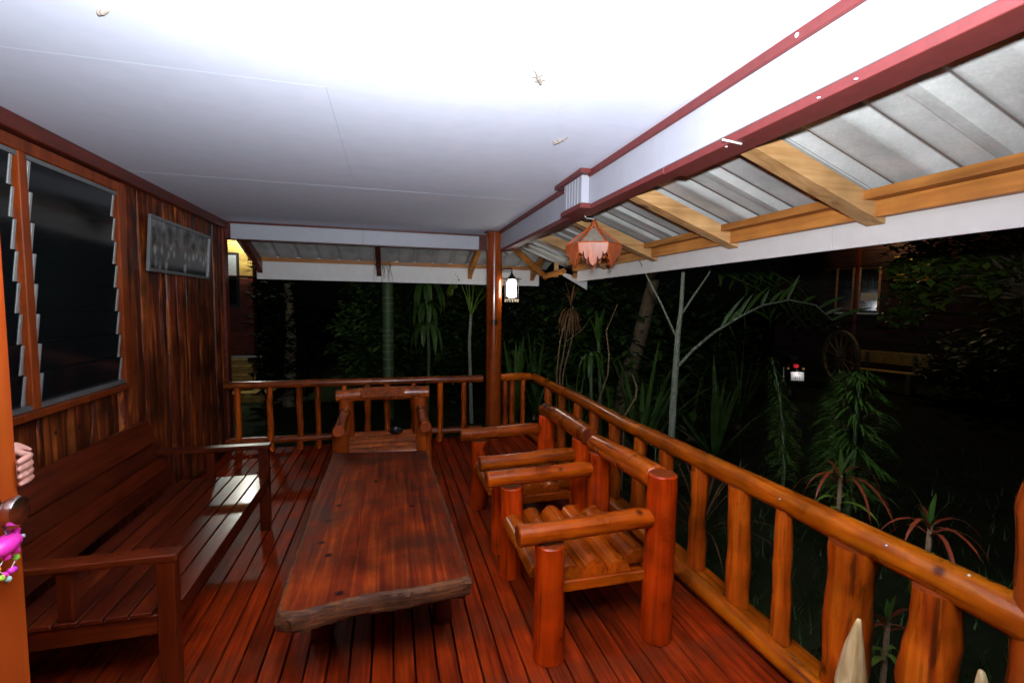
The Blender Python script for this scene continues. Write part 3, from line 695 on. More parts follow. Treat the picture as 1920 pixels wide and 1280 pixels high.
bm = bmesh.new(); lathe(bm, [(.045, 0), (.06, .008), (.064, .038), (.056, .040), (.05, .016), (.01, .014)], 22, (.05, 4.52, .4275)); mk('bowl', bm, M_black, ash, True)

# ================================================================== SLATTED BENCH
bn = thing_w('slatted_bench', 'long reddish teak bench with slatted seat and back against the plank wall', 'bench', (-1.2, 2.86, 0))
b0, b1 = 2.09, 3.66
for Y in (b0, b1-.058):
    mk('front_leg', bmbox(-.918, -.852, Y, Y+.058, .001, .604, .004), M_benchz, bn)
    bm = bmesh.new(); prism(bm, [(-1.50, .001), (-1.43, .001), (-1.455, .40), (-1.60, .80), (-1.66, .80), (-1.52, .40)], 'y', Y, Y+.058); mk('back_leg', bm, M_benchz, bn)
    mk('armrest', bmbox(-1.545, -.84, Y-.008, Y+.066, .6045, .636, .005), M_benchx, bn)
    mk('arm_support', bmbox(-1.25, -1.20, Y+.005, Y+.053, .402, .604, .003), M_benchz, bn)
    mk('end_rail', bmbox(-1.46, -.919, Y+.006, Y+.052, .30, .383, .004), M_benchx, bn)
mk('front_rail', bmbox(-.91, -.862, b0+.059, b1-.059, .315, .3825, .004), M_bench, bn)
mk('back_rail', bmbox(-1.46, -1.42, b0+.059, b1-.059, .315, .3825, .004), M_bench, bn)
sx = None
for i in range(7):
    xx = -.890-i*.0835
    y0_, y1_ = (b0+.061, b1-.061) if i == 0 else (b0-.004, b1+.004)
    mk('seat_slat', bmbox(xx-.0375, xx+.0375, y0_, y1_, .383, .402, .003), M_bench, bn)
for (za, zc) in ((.425, .503), (.512, .588), (.598, .682), (.692, .835)):
    xa, xc = -1.455-.36*(za-.40), -1.455-.36*(zc-.40)
    bm = bmesh.new(); prism(bm, [(xa, za), (xa-.022, za+.003), (xc-.022, zc+.003), (xc, zc)], 'y', b0-.003, b1+.003); mk('back_slat', bm, M_bench, bn)

# ================================================================== HORNS (trophy stand at the near corner)
hn = thing_w('buffalo_horns', 'pair of pale curved horns with tips pointing up beside the log railing', 'horns', (1.5, .95, 0))
mk('stand', bmbox(1.36, 1.56, .86, 1.04, .001, .18, .01), M_cornice, hn)
bm = bmesh.new(); tube(bm, [(1.46, .95, .175), (1.46, .95, .25), (1.46, .95, .31)], [.05, .075, .05], 16, .1, 3, 0, 4); mk('skull', bm, M_bone, hn, True)
tipA, tipB = at(1611, 1160, X=1.46), at(1840, 1255, X=1.50)
mk('horn', bmtube([(1.46, 1.0, .26), (1.46, 1.07, .33), (1.462, 1.105, .43), (1.463, 1.103, .55), tipA], [.052, .052, .046, .028, .007], 16, .03, 2, .003, 6), M_horn, hn, True)
mk('horn', bmtube([(1.46, .90, .26), (1.47, .815, .34), (1.485, .79, .48), (1.495, .782, .62), tipB], [.052, .052, .044, .028, .007], 16, .03, 4, .003, 6), M_horn, hn, True)

# ================================================================== GECKOS
def gecko(px0, px1, label, seed):
    head, tail = at(*px1, Z=CZ-.006), at(*px0, Z=CZ-.004)
    t = thing_w('gecko', label, 'gecko', ((head.x+tail.x)/2, (head.y+tail.y)/2, CZ-.006))
    d = (head-tail); L = d.length; f = d.normalized(); s = V3((0, 0, 1)).cross(f)
    bm = bmesh.new(); P = lambda a, b_=0: tail+f*(a*L)+s*(b_*L)+V3((0, 0, -.004))
    tube(bm, [P(0, .03), P(.2, -.02), P(.42), P(.55), P(.68), P(.80), P(.86), P(.93), P(1)], [.001, .003, .0045, .007, .0075, .006, .0065, .007, .002], 10, sub=2)
    for a, q in ((.47, -1), (.47, 1), (.76, -1), (.76, 1)):
        dz = V3((0, 0, .001))
        tube(bm, [P(a, q*.03), P(a+.04*q, q*.12)+dz, P(a+.07, q*.18)+V3((0, 0, .004))], [.004, .003, .002], 6)
        for k in (-1, 0, 1): tube(bm, [P(a+.07, q*.18)+V3((0, 0, .005)), P(a+.085+.02*k, q*.205)+V3((0, 0, .006))], [.0014, .001], 5)
    mk('body', bm, M_gecko, t, True)
gecko((1001, 128), (1015, 156), 'small gecko clinging to the ceiling with its tail pointing straight back', 1)
gecko((1066, 256), (1038, 269), 'small gecko clinging to the ceiling near the beam joint cover', 2)
gecko((206, 19), (184, 23), 'small pale gecko on the ceiling above the louvre windows', 3)

# ================================================================== LANTERNS
def point(name, p, watts, r, col, parent=None):
    l = bpy.data.lights.new(name, 'POINT'); l.energy = watts; l.shadow_soft_size = r; l.color = col
    o = bpy.data.objects.new(name, l); C.objects.link(o)
    o.location = p
    if parent is not None: o.parent = parent; o.location = V3(p)-V3(parent.location)
    return o
M_opal_post = plain('opal_glass_lit', (.9, .9, .85), .4, emit=((1, .97, .86), 26), var=0, bump=0)
M_opal_far = plain('fluorescent_tube_lit', (.9, .9, .9), .4, emit=((.93, 1, .95), 30), var=0, bump=0)
pl = thing_w('post_lantern', 'lit white glass lantern in a dark iron frame on the log post', 'lamp', POST_LAMP+V3((0, 0, .16)))
q = POST_LAMP
mk('bracket', bmtube([(1.312, 5.5, 2.085), (1.34, 5.46, 2.10), (q.x, q.y, 2.10), (q.x, q.y, 2.03)], .008, 8), M_iron, pl, True)
bm = bmesh.new(); lathe(bm, [(.10, 1.968), (.102, 1.976), (.05, 1.990), (.022, 2.02), (.010, 2.045)], 6, (q.x, q.y, 0)); mk('cap', bm, M_iron, pl)
bm = bmesh.new()
for k in range(6):
    a = math.pi*k/3; cx_, cy_ = math.cos(a), math.sin(a)
    tube(bm, [(q.x+cx_*.086, q.y+cy_*.086, 1.968), (q.x+cx_*.080, q.y+cy_*.080, 1.735)], .0042, 6)
    tube(bm, [(q.x+cx_*.098, q.y+cy_*.098, 1.972), (q.x+cx_*.118, q.y+cy_*.118, 1.985)], [.008, .004], 6)
mk('frame_bars', bm, M_iron, pl)
bm = bmesh.new(); torus(bm, .082, .005, 24, 6, Matrix.Translation((q.x, q.y, 1.735)))
for k in range(16):
    a = 2*math.pi*k/16; tube(bm, [(q.x+math.cos(a)*.082, q.y+math.sin(a)*.082, 1.735), (q.x+math.cos(a)*.084, q.y+math.sin(a)*.084, 1.70)], [.005, .003], 5)
mk('fringe', bm, M_bone, pl)
bm = bmesh.new(); lathe(bm, [(.02, 1.755), (.050, 1.765), (.058, 1.80), (.058, 1.93), (.04, 1.955), (.02, 1.967)], 24, (q.x, q.y, 0)); mk('glass', bm, M_opal_post, pl, True)
point('lantern_light', q, POST_LAMP_W, .062, (.94, 1, .88), pl)
# hanging unlit wooden lantern
hl = thing_w('hanging_lantern', 'hexagonal carved wooden lantern with scalloped skirt hanging under the beam', 'lantern', (1.44, 3.20, 1.95))
cx_, cy_ = 1.455, 3.20
def hexr(r, z, rot=R(35)): return [V3((cx_+r*math.cos(rot+math.pi*k/3), cy_+r*math.sin(rot+math.pi*k/3), z)) for k in range(6)]
bm = bmesh.new(); lathe(bm, [(.032, 2.235), (.026, 2.262), (.010, 2.292), (.004, 2.299)], 6, (cx_, cy_, 0), R(35)); mk('finial', bm, M_terra, hl)
rA, rB, rC = hexr(.030, 2.236), hexr(.196, 2.105), hexr(.205, 2.085)
M_pane = plain('lantern_pane', (.30, .25, .2), .5, var=.2)
for k in range(6):
    a, b_, c, d = rA[k], rA[(k+1) % 6], rB[(k+1) % 6], rB[k]
    cen = (a+b_+c+d)/4; nrm = (b_-a).cross(d-a).normalized()
    if nrm.z < 0: nrm = -nrm
    bm = bmesh.new(); qv = [bm.verts.new(cen+(v-cen)*.86) for v in (a, b_, c, d)]; qw = [bm.verts.new(cen+(v-cen)*.86-nrm*.004) for v in (a, b_, c, d)]
    bm.faces.new(qv); bm.faces.new(qw[::-1])
    for j in range(4): bm.faces.new((qv[j], qw[j], qw[(j+1) % 4], qv[(j+1) % 4]))
    mk('roof_pane', bm, M_pane, hl)
    mk('roof_rib', bmtube([rA[k], rB[k]], .011, 6), M_terra, hl)
    mk('eave_bar', bmtube([rB[k], rB[(k+1) % 6]], .010, 6), M_terra, hl)
    # scalloped skirt panel
    e0, e1 = rC[k], rC[(k+1) % 6]; out_ = ((e0+e1)/2-V3((cx_, cy_, 2.085))).normalized(); ux = (e1-e0).normalized(); Wd = (e1-e0).length
    prof = [(0, .018), (0, -.02), (.06, -.05), (.13, -.062), (.17, -.035), (.22, -.085), (.30, -.10), (.34, -.07), (.40, -.122), (.5, -.142), (.60, -.122), (.66, -.07), (.70, -.10), (.78, -.085), (.83, -.035), (.87, -.062), (.94, -.05), (1, -.02), (1, .018)]
    bm = bmesh.new(); A_ = [bm.verts.new(e0+ux*(u*Wd)+V3((0, 0, z))-out_*(z*-.15)) for u, z in prof]; B_ = [bm.verts.new(v.co-out_*.009) for v in A_]
    bm.faces.new(A_); bm.faces.new(B_[::-1])
    for j in range(len(prof)): bm.faces.new((A_[j], B_[j], B_[(j+1) % len(prof)], A_[(j+1) % len(prof)]))
    mk('skirt_panel', bm, M_terra, hl)
mk('hook_cable', bmtube([(1.34, 3.10, 2.290), (1.37, 3.14, 2.286), (1.41, 3.17, 2.293), (1.455, 3.20, 2.296)], .004, 6), M_wire, hl)
mk('hanger', bmtube([(1.365, 3.20, 2.2955), (1.40, 3.20, 2.287), (1.455, 3.20, 2.292)], .006, 6), M_iron, hl)

# ================================================================== PLANTS
def ribbon(bm, pts, wid, fold=.25, mi=0, sdir=None):
    """leaf blade along a path: two strips with a shallow V fold"""
    P = [V3(p) for p in pts]; rows = []
    for i, p in enumerate(P):
        t = (P[min(i+1, len(P)-1)]-P[max(i-1, 0)]).normalized()
        s = t.cross(V3((0, 0, 1)))
        s = s.normalized() if s.length > .05 else V3((1, 0, 0))
        if sdir is not None: s = (sdir-t*sdir.dot(t)).normalized()
        n = s.cross(t); w = wid[i]
        rows.append((bm.verts.new(p-s*w+n*w*fold), bm.verts.new(p), bm.verts.new(p+s*w+n*w*fold)))
    for a, b_ in zip(rows, rows[1:]):
        for k in (0, 1):
            f = bm.faces.new((a[k], a[k+1], b_[k+1], b_[k])); f.material_index = mi; f.smooth = True
def arch(base, az, el, L, droop, n=6):
    d = V3((math.cos(az)*math.cos(el), math.sin(az)*math.cos(el), math.sin(el))); p = V3(base); out = [p.copy()]
    for i in range(n):
        p = p+d*(L/n); out.append(p.copy()); d = (d+V3((0, 0, -droop/n))).normalized()
    return out
def straps(bm, base, n, L, w, el=(.7, 1.4), droop=1.2, seed=0, mi=0):
    rg = random.Random(seed)
    for i in range(n):
        az = i*2.4+rg.uniform(-.3, .3); e = rg.uniform(*el); l = L*rg.uniform(.7, 1.1)
        P = arch(V3(base)+V3((0, 0, -.06*i/n)), az, e, l, droop*rg.uniform(.6, 1.3)); m = len(P)-1
        ribbon(bm, P, [w*(.35+.65*math.sin(math.pi*min(1, .15+.85*k/m)))*(1 if k < m else .05) for k in range(m+1)], .3, mi)
def frond(bm, P, n, L, w, mi=0, up=.2, droop=.9, tip=.35, seed=0, gap=.12, vert=0):
    """rachis along P with leaflets both sides"""
    rg = random.Random(seed); P = [V3(p) for p in P]
    seg = [0]
    for a, b_ in zip(P, P[1:]): seg.append(seg[-1]+(b_-a).length)
    T = seg[-1]
    for i in range(n):
        s = T*(gap+(1-gap)*i/(n-1)); k = max(j for j in range(len(P)-1) if seg[j] <= s+1e-6)
        a, b_ = P[k], P[k+1]; p = a.lerp(b_, (s-seg[k])/max(1e-6, seg[k+1]-seg[k])); t = (b_-a).normalized()
        side = t.cross(V3((0, 0, 1))); side = side.normalized() if side.length > .1 else V3((.7, -.7, 0))
        l = L*(math.sin(math.pi*(.18+.74*(i/(n-1))))**.6)*rg.uniform(.85, 1.1)
        for sg in (-1, 1):
            if vert: l = L*rg.uniform(.45, 1.15)
            if vert and rg.random() < .12: continue
            d = (side*sg*(1-vert)*rg.uniform(.3, 1.6)+V3((0, 0, sg*vert))+t*(tip+(rg.uniform(-.25, .5) if vert else 0))+V3((0, 0, up+rg.uniform(-.1, .1)))).normalized(); q = p.copy(); pts = [q.copy()]
            for j in range(3):
                q = q+d*(l/3); pts.append(q.copy()); d = (d+V3((0, 0, -droop/3))).normalized()
            ribbon(bm, pts, [w*.5, w, w*.8, w*.08], .2, mi, (t+side*sg*.6).normalized() if vert else None)
def split(bm, mats, parent, name='leaf'):
    """each loose blade of a clump becomes a part of its own"""
    mats = mats if isinstance(mats, (list, tuple)) else [mats]; seen = set()
    for f0 in list(bm.faces):
        if f0 in seen: continue
        grp, st = [], [f0]; seen.add(f0)
        while st:
            f = st.pop(); grp.append(f)
            for e in f.edges:
                for g_ in e.link_faces:
                    if g_ not in seen: seen.add(g_); st.append(g_)
        nb = bmesh.new(); mp = {}
        for f in grp:
            nf = nb.faces.new([mp.setdefault(v, None) or mp.__setitem__(v, nb.verts.new(v.co)) or mp[v] for v in f.verts]); nf.smooth = True
        mk(name, nb, mats[min(grp[0].material_index, len(mats)-1)], parent)
    bm.free()
def plant(name, label, base, cat='plant', group=None): return thing_w(name, label, cat, base, group)
def leaf_cloud(bm, c, r, n, size, seed, mi=0, droop=.35):
    rg = random.Random(seed); c = V3(c)
    for i in range(n):
        u = V3((rg.gauss(0, 1), rg.gauss(0, 1), rg.gauss(0, 1))).normalized()*rg.random()**.4
        p = c+V3((u.x*r[0], u.y*r[1], u.z*r[2])); s = size*rg.uniform(.6, 1.3)
        az = rg.uniform(0, 6.3); P = arch(p, az, rg.uniform(-.5, .5), s, droop, 2)
        ribbon(bm, P, [s*.08, s*.26, s*.02], .2, mi)

def ground_pt(p): return V3((p.x, p.y, GROUND))
# ringed green palm trunk behind the far railing
b = V3((-.03, 7.5, GROUND)); t = plant('ringed_palm', 'slim green palm trunk with pale rings behind the far railing', b, 'palm tree')
bm = bmesh.new(); P = [b+V3((0, 0, k*.12)) for k in range(32)]
tube(bm, P, [.085+(.006 if k % 2 else 0) for k in range(32)], 14); mk('trunk', bm, M_stem, t, True)
bm = bmesh.new()
for k, z in enumerate((1.75, 1.67, 1.55, 1.25, 1.17, 1.10, 1.02, .92, .80, .66, .5)): torus(bm, .088, .006, 20, 6, Matrix.Translation((b.x, b.y, z)))
mk('trunk_rings', bm, M_alu2 if False else M_greystem, t)
bm = bmesh.new()
for k in range(9):
    az = k*.7+.3; P = arch(b+V3((0, 0, 3.6)), az, .9, 1.9, 1.5, 8); frond(bm, P, 26, .5, .018, 0, .1, .8, .3, k); tube(bm, P, [.014]*8+[.004], 5)
mk('crown', bm, M_leaf, t)
# drooping broad leaves right of it
b = V3((.55, 7.2, GROUND)); t = plant('droopy_plant', 'dark green plant with long drooping leaves behind the far railing spindles', b)
mk('stem', bmtube([b, b+V3((.03, 0, 1.0)), b+V3((0, .02, 2.0))], [.03, .025, .02], 8), M_stem, t, True)
bm = bmesh.new()
for k in range(3): straps(bm, b+V3((0, 0, 2.15-.3*k)), 8, .6, .04, (-.2, .6), 5.5, 20+k)
split(bm, M_leafd, t)
# slender palm seedling left of the post
b = at(885, 690, Y=6.95); b = ground_pt(b); t = plant('slender_palm', 'slender pale palm with a fan of upright stalks beside the log post', b, 'palm tree')
mk('stem', bmtube([b, at(880, 640, Y=6.95), at(883, 590, Y=6.95)], [.032, .026, .024], 10), M_greystem, t, True)
bm = bmesh.new(); b2 = at(883, 592, Y=6.95)
for k, (ex, ey) in enumerate(((866, 535), (878, 520), (890, 520), (906, 540), (912, 552), (872, 525))):
    e = at(ex, ey, Y=6.95+.1*k); m = b2.lerp(e, .5)+V3((0, 0, .05)); P = [b2, m, e, e+(e-m)*1.2+V3((0, 0, -.1)), e+(e-m)*2.4+V3((0, 0, -.5))]
    tube(bm, P[:3], [.013, .010, .007], 6); frond(bm, P[2:], 14, .4, .016, 0, .1, .9, .3, k, .0)
mk('leaves', bm, M_greystem if False else M_leafy, t)
# strap-leaf clumps
def clump(name, label, base, n, L, w, mat, el=(.9, 1.5), dr=.6, seed=1, group=None):
    t = plant(name, label, base, 'plant', group); bm = bmesh.new(); straps(bm, V3(base)+V3((0, 0, .08)), n, L, w, el, dr, seed); (split(bm, mat, t) if w > .01 else mk('leaves', bm, mat, t))
    mk('root_base', bmtube([base, V3(base)+V3((0, 0, .1))], [.05, .03], 8), M_bark2, t); return t
clump('strap_plant', 'bright green upright strap-leaf plant behind the corner of the railing', ground_pt(at(968, 690, Y=6.6)), 12, 1.3, .035, M_leaf, (1.2, 1.5), .25, 3)
# dracaena with cane
b = ground_pt(at(1128, 720, Y=5.2)); t = plant('dracaena', 'tall green dracaena cane with upright sword leaves beyond the railing corner', b)
tp = at(1122, 640, Y=5.2); mk('cane', bmtube([b, b.lerp(tp, .5)+V3((.02, 0, 0)), tp], [.028, .024, .022], 8), M_stem, t, True)
bm = bmesh.new(); straps(bm, tp, 9, .42, .030, (1.15, 1.5), .2, 5); straps(bm, tp+V3((0, 0, -.12)), 5, .3, .02, (-.2, .4), 3.8, 6); split(bm, M_leaf, t)
b = ground_pt(at(1112, 780, Y=4.6)); t = plant('dracaena', 'shorter dracaena with hanging yellow-green leaves below the tall cane', b)
tp = at(1108, 660, Y=4.6); mk('cane', bmtube([b, tp], [.024, .02], 8), M_stem, t, True)
bm = bmesh.new(); straps(bm, tp, 11, .38, .018, (-.2, .9), 5, 9); split(bm, M_leaf, t)
# withered plant hanging its leaves
b = ground_pt(at(1045, 720, Y=5.95)); t = plant('withered_plant', 'withered plant with brown hanging leaves on thin bare stems', b)
tp = at(1070, 580, Y=5.95); bm = bmesh.new()
for k, (xa, ya) in enumerate(((1050, 640), (1062, 630), (1075, 625))):
    m = at(xa, ya, Y=5.95+.05*k); tube(bm, [b+V3((.03*k, 0, 0)), at(1044+6*k, 700, Y=5.95), m, tp+V3((.03*(k-1), 0, .02*k))], [.014, .011, .010, .008], 6)
tube(bm, [at(1062, 640, Y=5.9), at(1090, 620, Y=5.9), at(1104, 600, Y=5.9)], [.008, .006, .003], 5); mk('stems', bm, M_twig, t, True)
bm = bmesh.new(); straps(bm, tp, 24, .42, .012, (-.9, .8), 7, 4); straps(bm, tp+V3((0, 0, .1)), 8, .35, .012, (.7, 1.5), .8, 14); split(bm, M_leafdry, t)
# curving vine stems
for k, (lab, pp) in enumerate((('bare brown vine stem curving up behind the handrail', ((1118, 766), (1140, 700), (1142, 665), (1137, 620), (1158, 570))),
                               ('thin bare twig curving over the middle of the handrail', ((1170, 782), (1192, 745), (1194, 725), (1185, 700))))):
    P = [at(x_, y_, X=2.2) for x_, y_ in pp]; P = [ground_pt(P[0])]+P
    o = mk('vine_stem', bmtube(P, [.011, .010, .009, .008, .006]+[.004]*(len(P)-5), 7, sub=2), M_twig, None, True); tag(o, lab, 'twig')
# leaning trunk
b = ground_pt(at(1165, 740, Y=6.3)); t = plant('leaning_tree', 'thick brown trunk leaning to one side behind the garden railing', b, 'tree')
P = [b, at(1178, 710, Y=6.3), at(1195, 650, Y=6.3), at(1214, 575, Y=6.3), at(1226, 520, Y=6.3), at(1240, 440, Y=6.4), at(1260, 340, Y=6.5)]
mk('trunk', bmtube(P, [.15, .13, .105, .10, .09, .07, .04], 14, .2, 4, 0, 5), M_bark2, t, True)
bm = bmesh.new(); leaf_cloud(bm, P[-1], (1.2, 1.2, .7), 600, .16, 5); mk('crown', bm, M_leafd, t)
# grey slender tree with forks, palm frond growing from it
b = ground_pt(at(1258, 830, Y=3.75)); t = plant('forked_sapling', 'slender grey-green sapling with forked branches close behind the railing', b, 'tree')
YY = 3.75
P = [b, at(1262, 760, Y=YY), at(1267, 690, Y=YY), at(1271, 625, Y=YY), at(1277, 580, Y=YY), at(1281, 510, Y=YY), at(1285, 430, Y=YY)]
mk('trunk', bmtube(P, [.034, .032, .030, .025, .020, .017, .012], 10, .06, 2, 0, 3), M_greystem, t, True)
for pp, r in ((((1270, 636), (1240, 570), (1215, 522), (1195, 480)), .010), (((1276, 592), (1300, 555), (1328, 515), (1350, 470)), .010)):
    Q = [at(x_, y_, Y=YY) for x_, y_ in pp]; mk('branch', bmtube(Q, [r, r*.9, r*.7, r*.4], 7), M_greystem, t, True)
Q = [at(x_, y_, Y=YY-.03*i) for i, (x_, y_) in enumerate(((1268, 690), (1300, 655), (1340, 622), (1390, 592), (1430, 572), (1480, 562), (1530, 572), (1560, 600)))]
mk('frond_rachis', bmtube(Q, [.014, .013, .012, .010, .009, .007, .005, .003], 7), M_greystem, t, True)
bm = bmesh.new(); frond(bm, Q[2:], 15, .30, .017, 0, .2, .5, .45, 8, .05, .7); split(bm, M_leaf, t, 'leaflet')
bm = bmesh.new()
for k in range(3):
    Q2 = [at(1240+60*k, 470-20*k, Y=YY+1.0), at(1330+50*k, 500, Y=YY+.9), at(1420+40*k, 540, Y=YY+.8), at(1500+30*k, 610, Y=YY+.7)]; tube(bm, Q2, [.01, .008, .006, .003], 5); frond(bm, Q2, 15, .4, .022, 0, .1, 1.1, .3, 30+k)
mk('crown', bm, M_leafd, t)
# feathery cycads
def cycad(label, pts, X, L, n, seed, mat):
    P = [at(x_, y_, X=X) for x_, y_ in pts]; b = ground_pt(P[0]); t = plant('cycad', label, b, 'plant', 'feathery cycads behind the railing')
    P = [b]+P; mk('stem', bmtube(P, [.016]+[.012]*(len(P)-2)+[.004], 7), M_stem, t, True)
    bm = bmesh.new(); rg = random.Random(seed)
    a, z_ = P[0], P[-1]; Ls = (z_-a).length
    for i in range(n):
        f = .22+.78*i/(n-1); j = f*(len(P)-1); k = min(int(j), len(P)-2); p = P[k].lerp(P[k+1], j-k)
        l = L*(math.sin(math.pi*min(1, .28+.66*f))**.7)*rg.uniform(.85, 1.1)
        for q in range(5):
            az = q*1.2566+i*2.4+rg.uniform(-.2, .2); A = arch(p, az, .55, l, 1.6, 4)
            ribbon(bm, A, [.004, .006, .006, .0045, .0008], .2)
    mk('leaflets', bm, mat, t); return t
cycad('tall feathery green cycad with two tufts behind the handrail', [(1592, 940), (1600, 860), (1606, 780), (1610, 720), (1616, 700)], 2.5, .26, 74, 1, M_leaf)
cycad('second stem of feathery green cycad tangled with the tallest one', [(1580, 930), (1582, 860), (1582, 780), (1580, 700)], 2.62, .22, 66, 2, M_leaf)
cycad('thin feathery cycad standing alone before the parked motorcycle', [(1470, 875), (1468, 800), (1462, 740), (1448, 672)], 2.6, .14, 60, 3, M_leaf)
# red cordylines
def cordyline(label, pt, X, n, L, seed, extra=()):
    tp = at(*pt, X=X); b = ground_pt(tp); t = plant('cordyline', label, b, 'plant', 'red-leaved cordylines behind the railing')
    mk('stem', bmtube([b, b.lerp(tp, .6)+V3((.01, .01, 0)), tp], [.013, .011, .009], 7, .1, seed, 0, 4), M_twig, t, True)
    bm = bmesh.new(); straps(bm, tp, n, L, .0075, (.3, 1.0), 2.8, seed, 0); straps(bm, tp+V3((0, 0, .02)), 5, L*.5, .010, (1.0, 1.5), .4, seed+1, 1)
    straps(bm, tp-V3((0, 0, .12)), 5, L*.55, .013, (.0, .7), 2.8, seed+2, 2); split(bm, [M_leafr, M_leaf, M_leafy], t)
cordyline('red-leaved cordyline arching over the handrail in front of the tall cycad', (1577, 890), 2.15, 8, .34, 3)
cordyline('red-leaved cordyline with a yellow leaf near the end of the handrail', (1745, 985), 2.05, 9, .30, 7)
cordyline('low red and yellow cordyline showing between the two thickest railing posts', (1665, 1165), 2.0, 7, .20, 12)
clump('low_grass', 'low wispy grass tuft outside the middle of the railing', ground_pt(at(1320, 830, X=2.3)), 26, .75, .006, M_leafdry, (.7, 1.5), 1.4, 21)
clump('low_grass', 'low dark grass tuft below the forked sapling', ground_pt(at(1230, 800, X=2.3)), 26, .7, .007, M_leafd, (.7, 1.5), 1.2, 23)
# layered dim planting behind the railing
rg = random.Random(77)
spots = [(1005, 690, 7.0), (1075, 760, 5.0), (1150, 740, 5.6), (1205, 760, 4.6), (1235, 740, 5.2), (1300, 720, 5.4), (1345, 740, 4.4), (1390, 700, 5.8), (1175, 690, 7.2), (1100, 690, 7.8)]
names = ['beyond the railing corner', 'behind the middle armchair', 'under the leaning trunk', 'before the leaning trunk', 'behind the forked sapling', 'under the arching frond', 'in open ground past the sapling', 'farther out under the arching frond', 'far behind the leaning trunk', 'far behind the withered plant']
kinds = ['broad strap-leaf clump', 'narrow grassy clump', 'arching green clump']
for i, (px_, py_, Y_) in enumerate(spots):
    b = ground_pt(at(px_, py_, Y=Y_)); k = i % 3
    t = plant('foliage_clump', 'dim %s growing %s' % (kinds[k], names[i]), b, 'plant', 'dim clumps in the night garden')
    bm = bmesh.new(); h = rg.uniform(.9, 1.5)
    straps(bm, b+V3((0, 0, .06)), 16 if k != 1 else 26, h, (.03, .010, .02)[k], ((.8, 1.5), (.9, 1.5), (.6, 1.4))[k], (.9, .8, 1.8)[k], 100+i)
    if k == 1: mk('leaves', bm, M_leaf, t)
    else: split(bm, M_leaf if k else M_leafd, t)
    mk('root_base', bmtube([b, b+V3((0, 0, .09))], [.05, .03], 8), M_bark2, t)
# garden tree with fine leaves in front of the far house
D = 6.0; b = at(1975, 700, D=D); b.z = GROUND; t = plant('garden_tree', 'leafy garden tree spreading in front of the far lit house', b, 'tree')
T0 = at(1935, 560, D=D); mk('trunk', bmtube([b, b.lerp(T0, .6)+V3((.1, 0, 0)), T0, at(1925, 420, D=D)], [.09, .075, .06, .03], 10, .15, 3, 0, 4), M_bark2, t, True)
bm = bmesh.new(); bl2 = bmesh.new(); rg = random.Random(5)
for (cx2, cy2, rad, n) in ((1700, 500, .34, 70), (1735, 480, .42, 90), (1790, 470, .5, 120), (1760, 520, .45, 80), (1690, 590, .28, 70), (1715, 560, .35, 60), (1850, 470, .6, 110), (1900, 500, .6, 80), (1830, 540, .5, 60), (1740, 420, .5, 80), (1840, 410, .6, 90)):
    c = at(cx2, cy2, D=D+rg.uniform(-.5, .5)); tube(bl2, [T0, T0.lerp(c, .5)+V3((0, 0, .12)), c], [.02, .012, .004], 5); leaf_cloud(bm, c, (rad*.75, rad*.75, rad*.5), int(n*1.7), .125, rg.random())
mk('branches', bl2, M_bark2, t); mk('crown', bm, leafmat('leaf_bright', (.13, .21, .03)), t)
# dark shrubs all round the garden: thick foliage that reads as one mass
bm = bmesh.new(); rg = random.Random(9)
for i in range(84):
    if i < 30: x_, y_ = rg.uniform(-.6, 4.5), rg.uniform(8.6, 12)
    else:
        a = rg.uniform(.35, 1.25); d = rg.uniform(6.2, 13) if a < .8 else rg.uniform(12, 16); x_, y_ = math.sin(a)*d, math.cos(a)*d
        if .72 < a < 1.02: continue
    h = rg.uniform(.7, 1.6); leaf_cloud(bm, (x_, y_, GROUND+h*.9), (rg.uniform(.5, 1.1), rg.uniform(.5, 1.1), h), 300, .2, i)
sh = mk('shrubbery', bm, M_leafd); tag(sh, 'dense dark green shrubbery filling the night garden', 'shrubs', kind='stuff')
# dark bush added to keep the neighbour's lamp off the table and floor
b = V3((-1.72, 8.8, GROUND)); t = plant('lamp_block_bush', 'added dense dark bush that blocks the lamp of the neighbour house', b, 'bush')
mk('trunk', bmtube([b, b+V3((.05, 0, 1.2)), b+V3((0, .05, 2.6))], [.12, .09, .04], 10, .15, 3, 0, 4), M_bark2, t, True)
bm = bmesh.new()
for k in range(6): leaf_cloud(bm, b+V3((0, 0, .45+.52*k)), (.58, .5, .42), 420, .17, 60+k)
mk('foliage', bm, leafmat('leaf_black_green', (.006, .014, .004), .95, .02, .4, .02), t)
# low grass carpet
bm = bmesh.new(); rg = random.Random(19)
for i in range(3000):
    a = rg.uniform(.25, 1.3); d = 2.6+8.5*rg.random()**1.3; x_, y_ = math.sin(a)*d, math.cos(a)*d
    if x_ < 2.0 and y_ < 6.0: continue
    az = rg.uniform(0, 6.3); l = rg.uniform(.04, .12); p = V3((x_, y_, GROUND)); s = V3((math.sin(az), -math.cos(az), 0))*.006
    e = p+V3((math.cos(az)*l*.5, math.sin(az)*l*.5, l)); bm.faces.new((bm.verts.new(p-s), bm.verts.new(p+s), bm.verts.new(e)))
gs = mk('grass', bm, M_leafd); tag(gs, 'short sparse grass on the dark garden ground', 'grass', kind='stuff')

# dry straw hanging under the far eave
o = bmesh.new(); rg = random.Random(3); c = at(712, 492, Y=6.62)
for i in range(26):
    p = c+V3((rg.uniform(-.08, .16), rg.uniform(-.01, .01), rg.uniform(-.02, .03))); q_ = p+V3((rg.uniform(-.06, .06), rg.uniform(-.03, .02), -rg.uniform(.08, .32))); m = p.lerp(q_, .5)+V3((rg.uniform(-.03, .03), 0, 0)); tube(o, [p, m, q_], [.0025, .002, .001], 4)
o = mk('straw_wisp', o, M_leafdry); tag(o, 'wisps of dry straw hanging from the far eave board', 'straw')

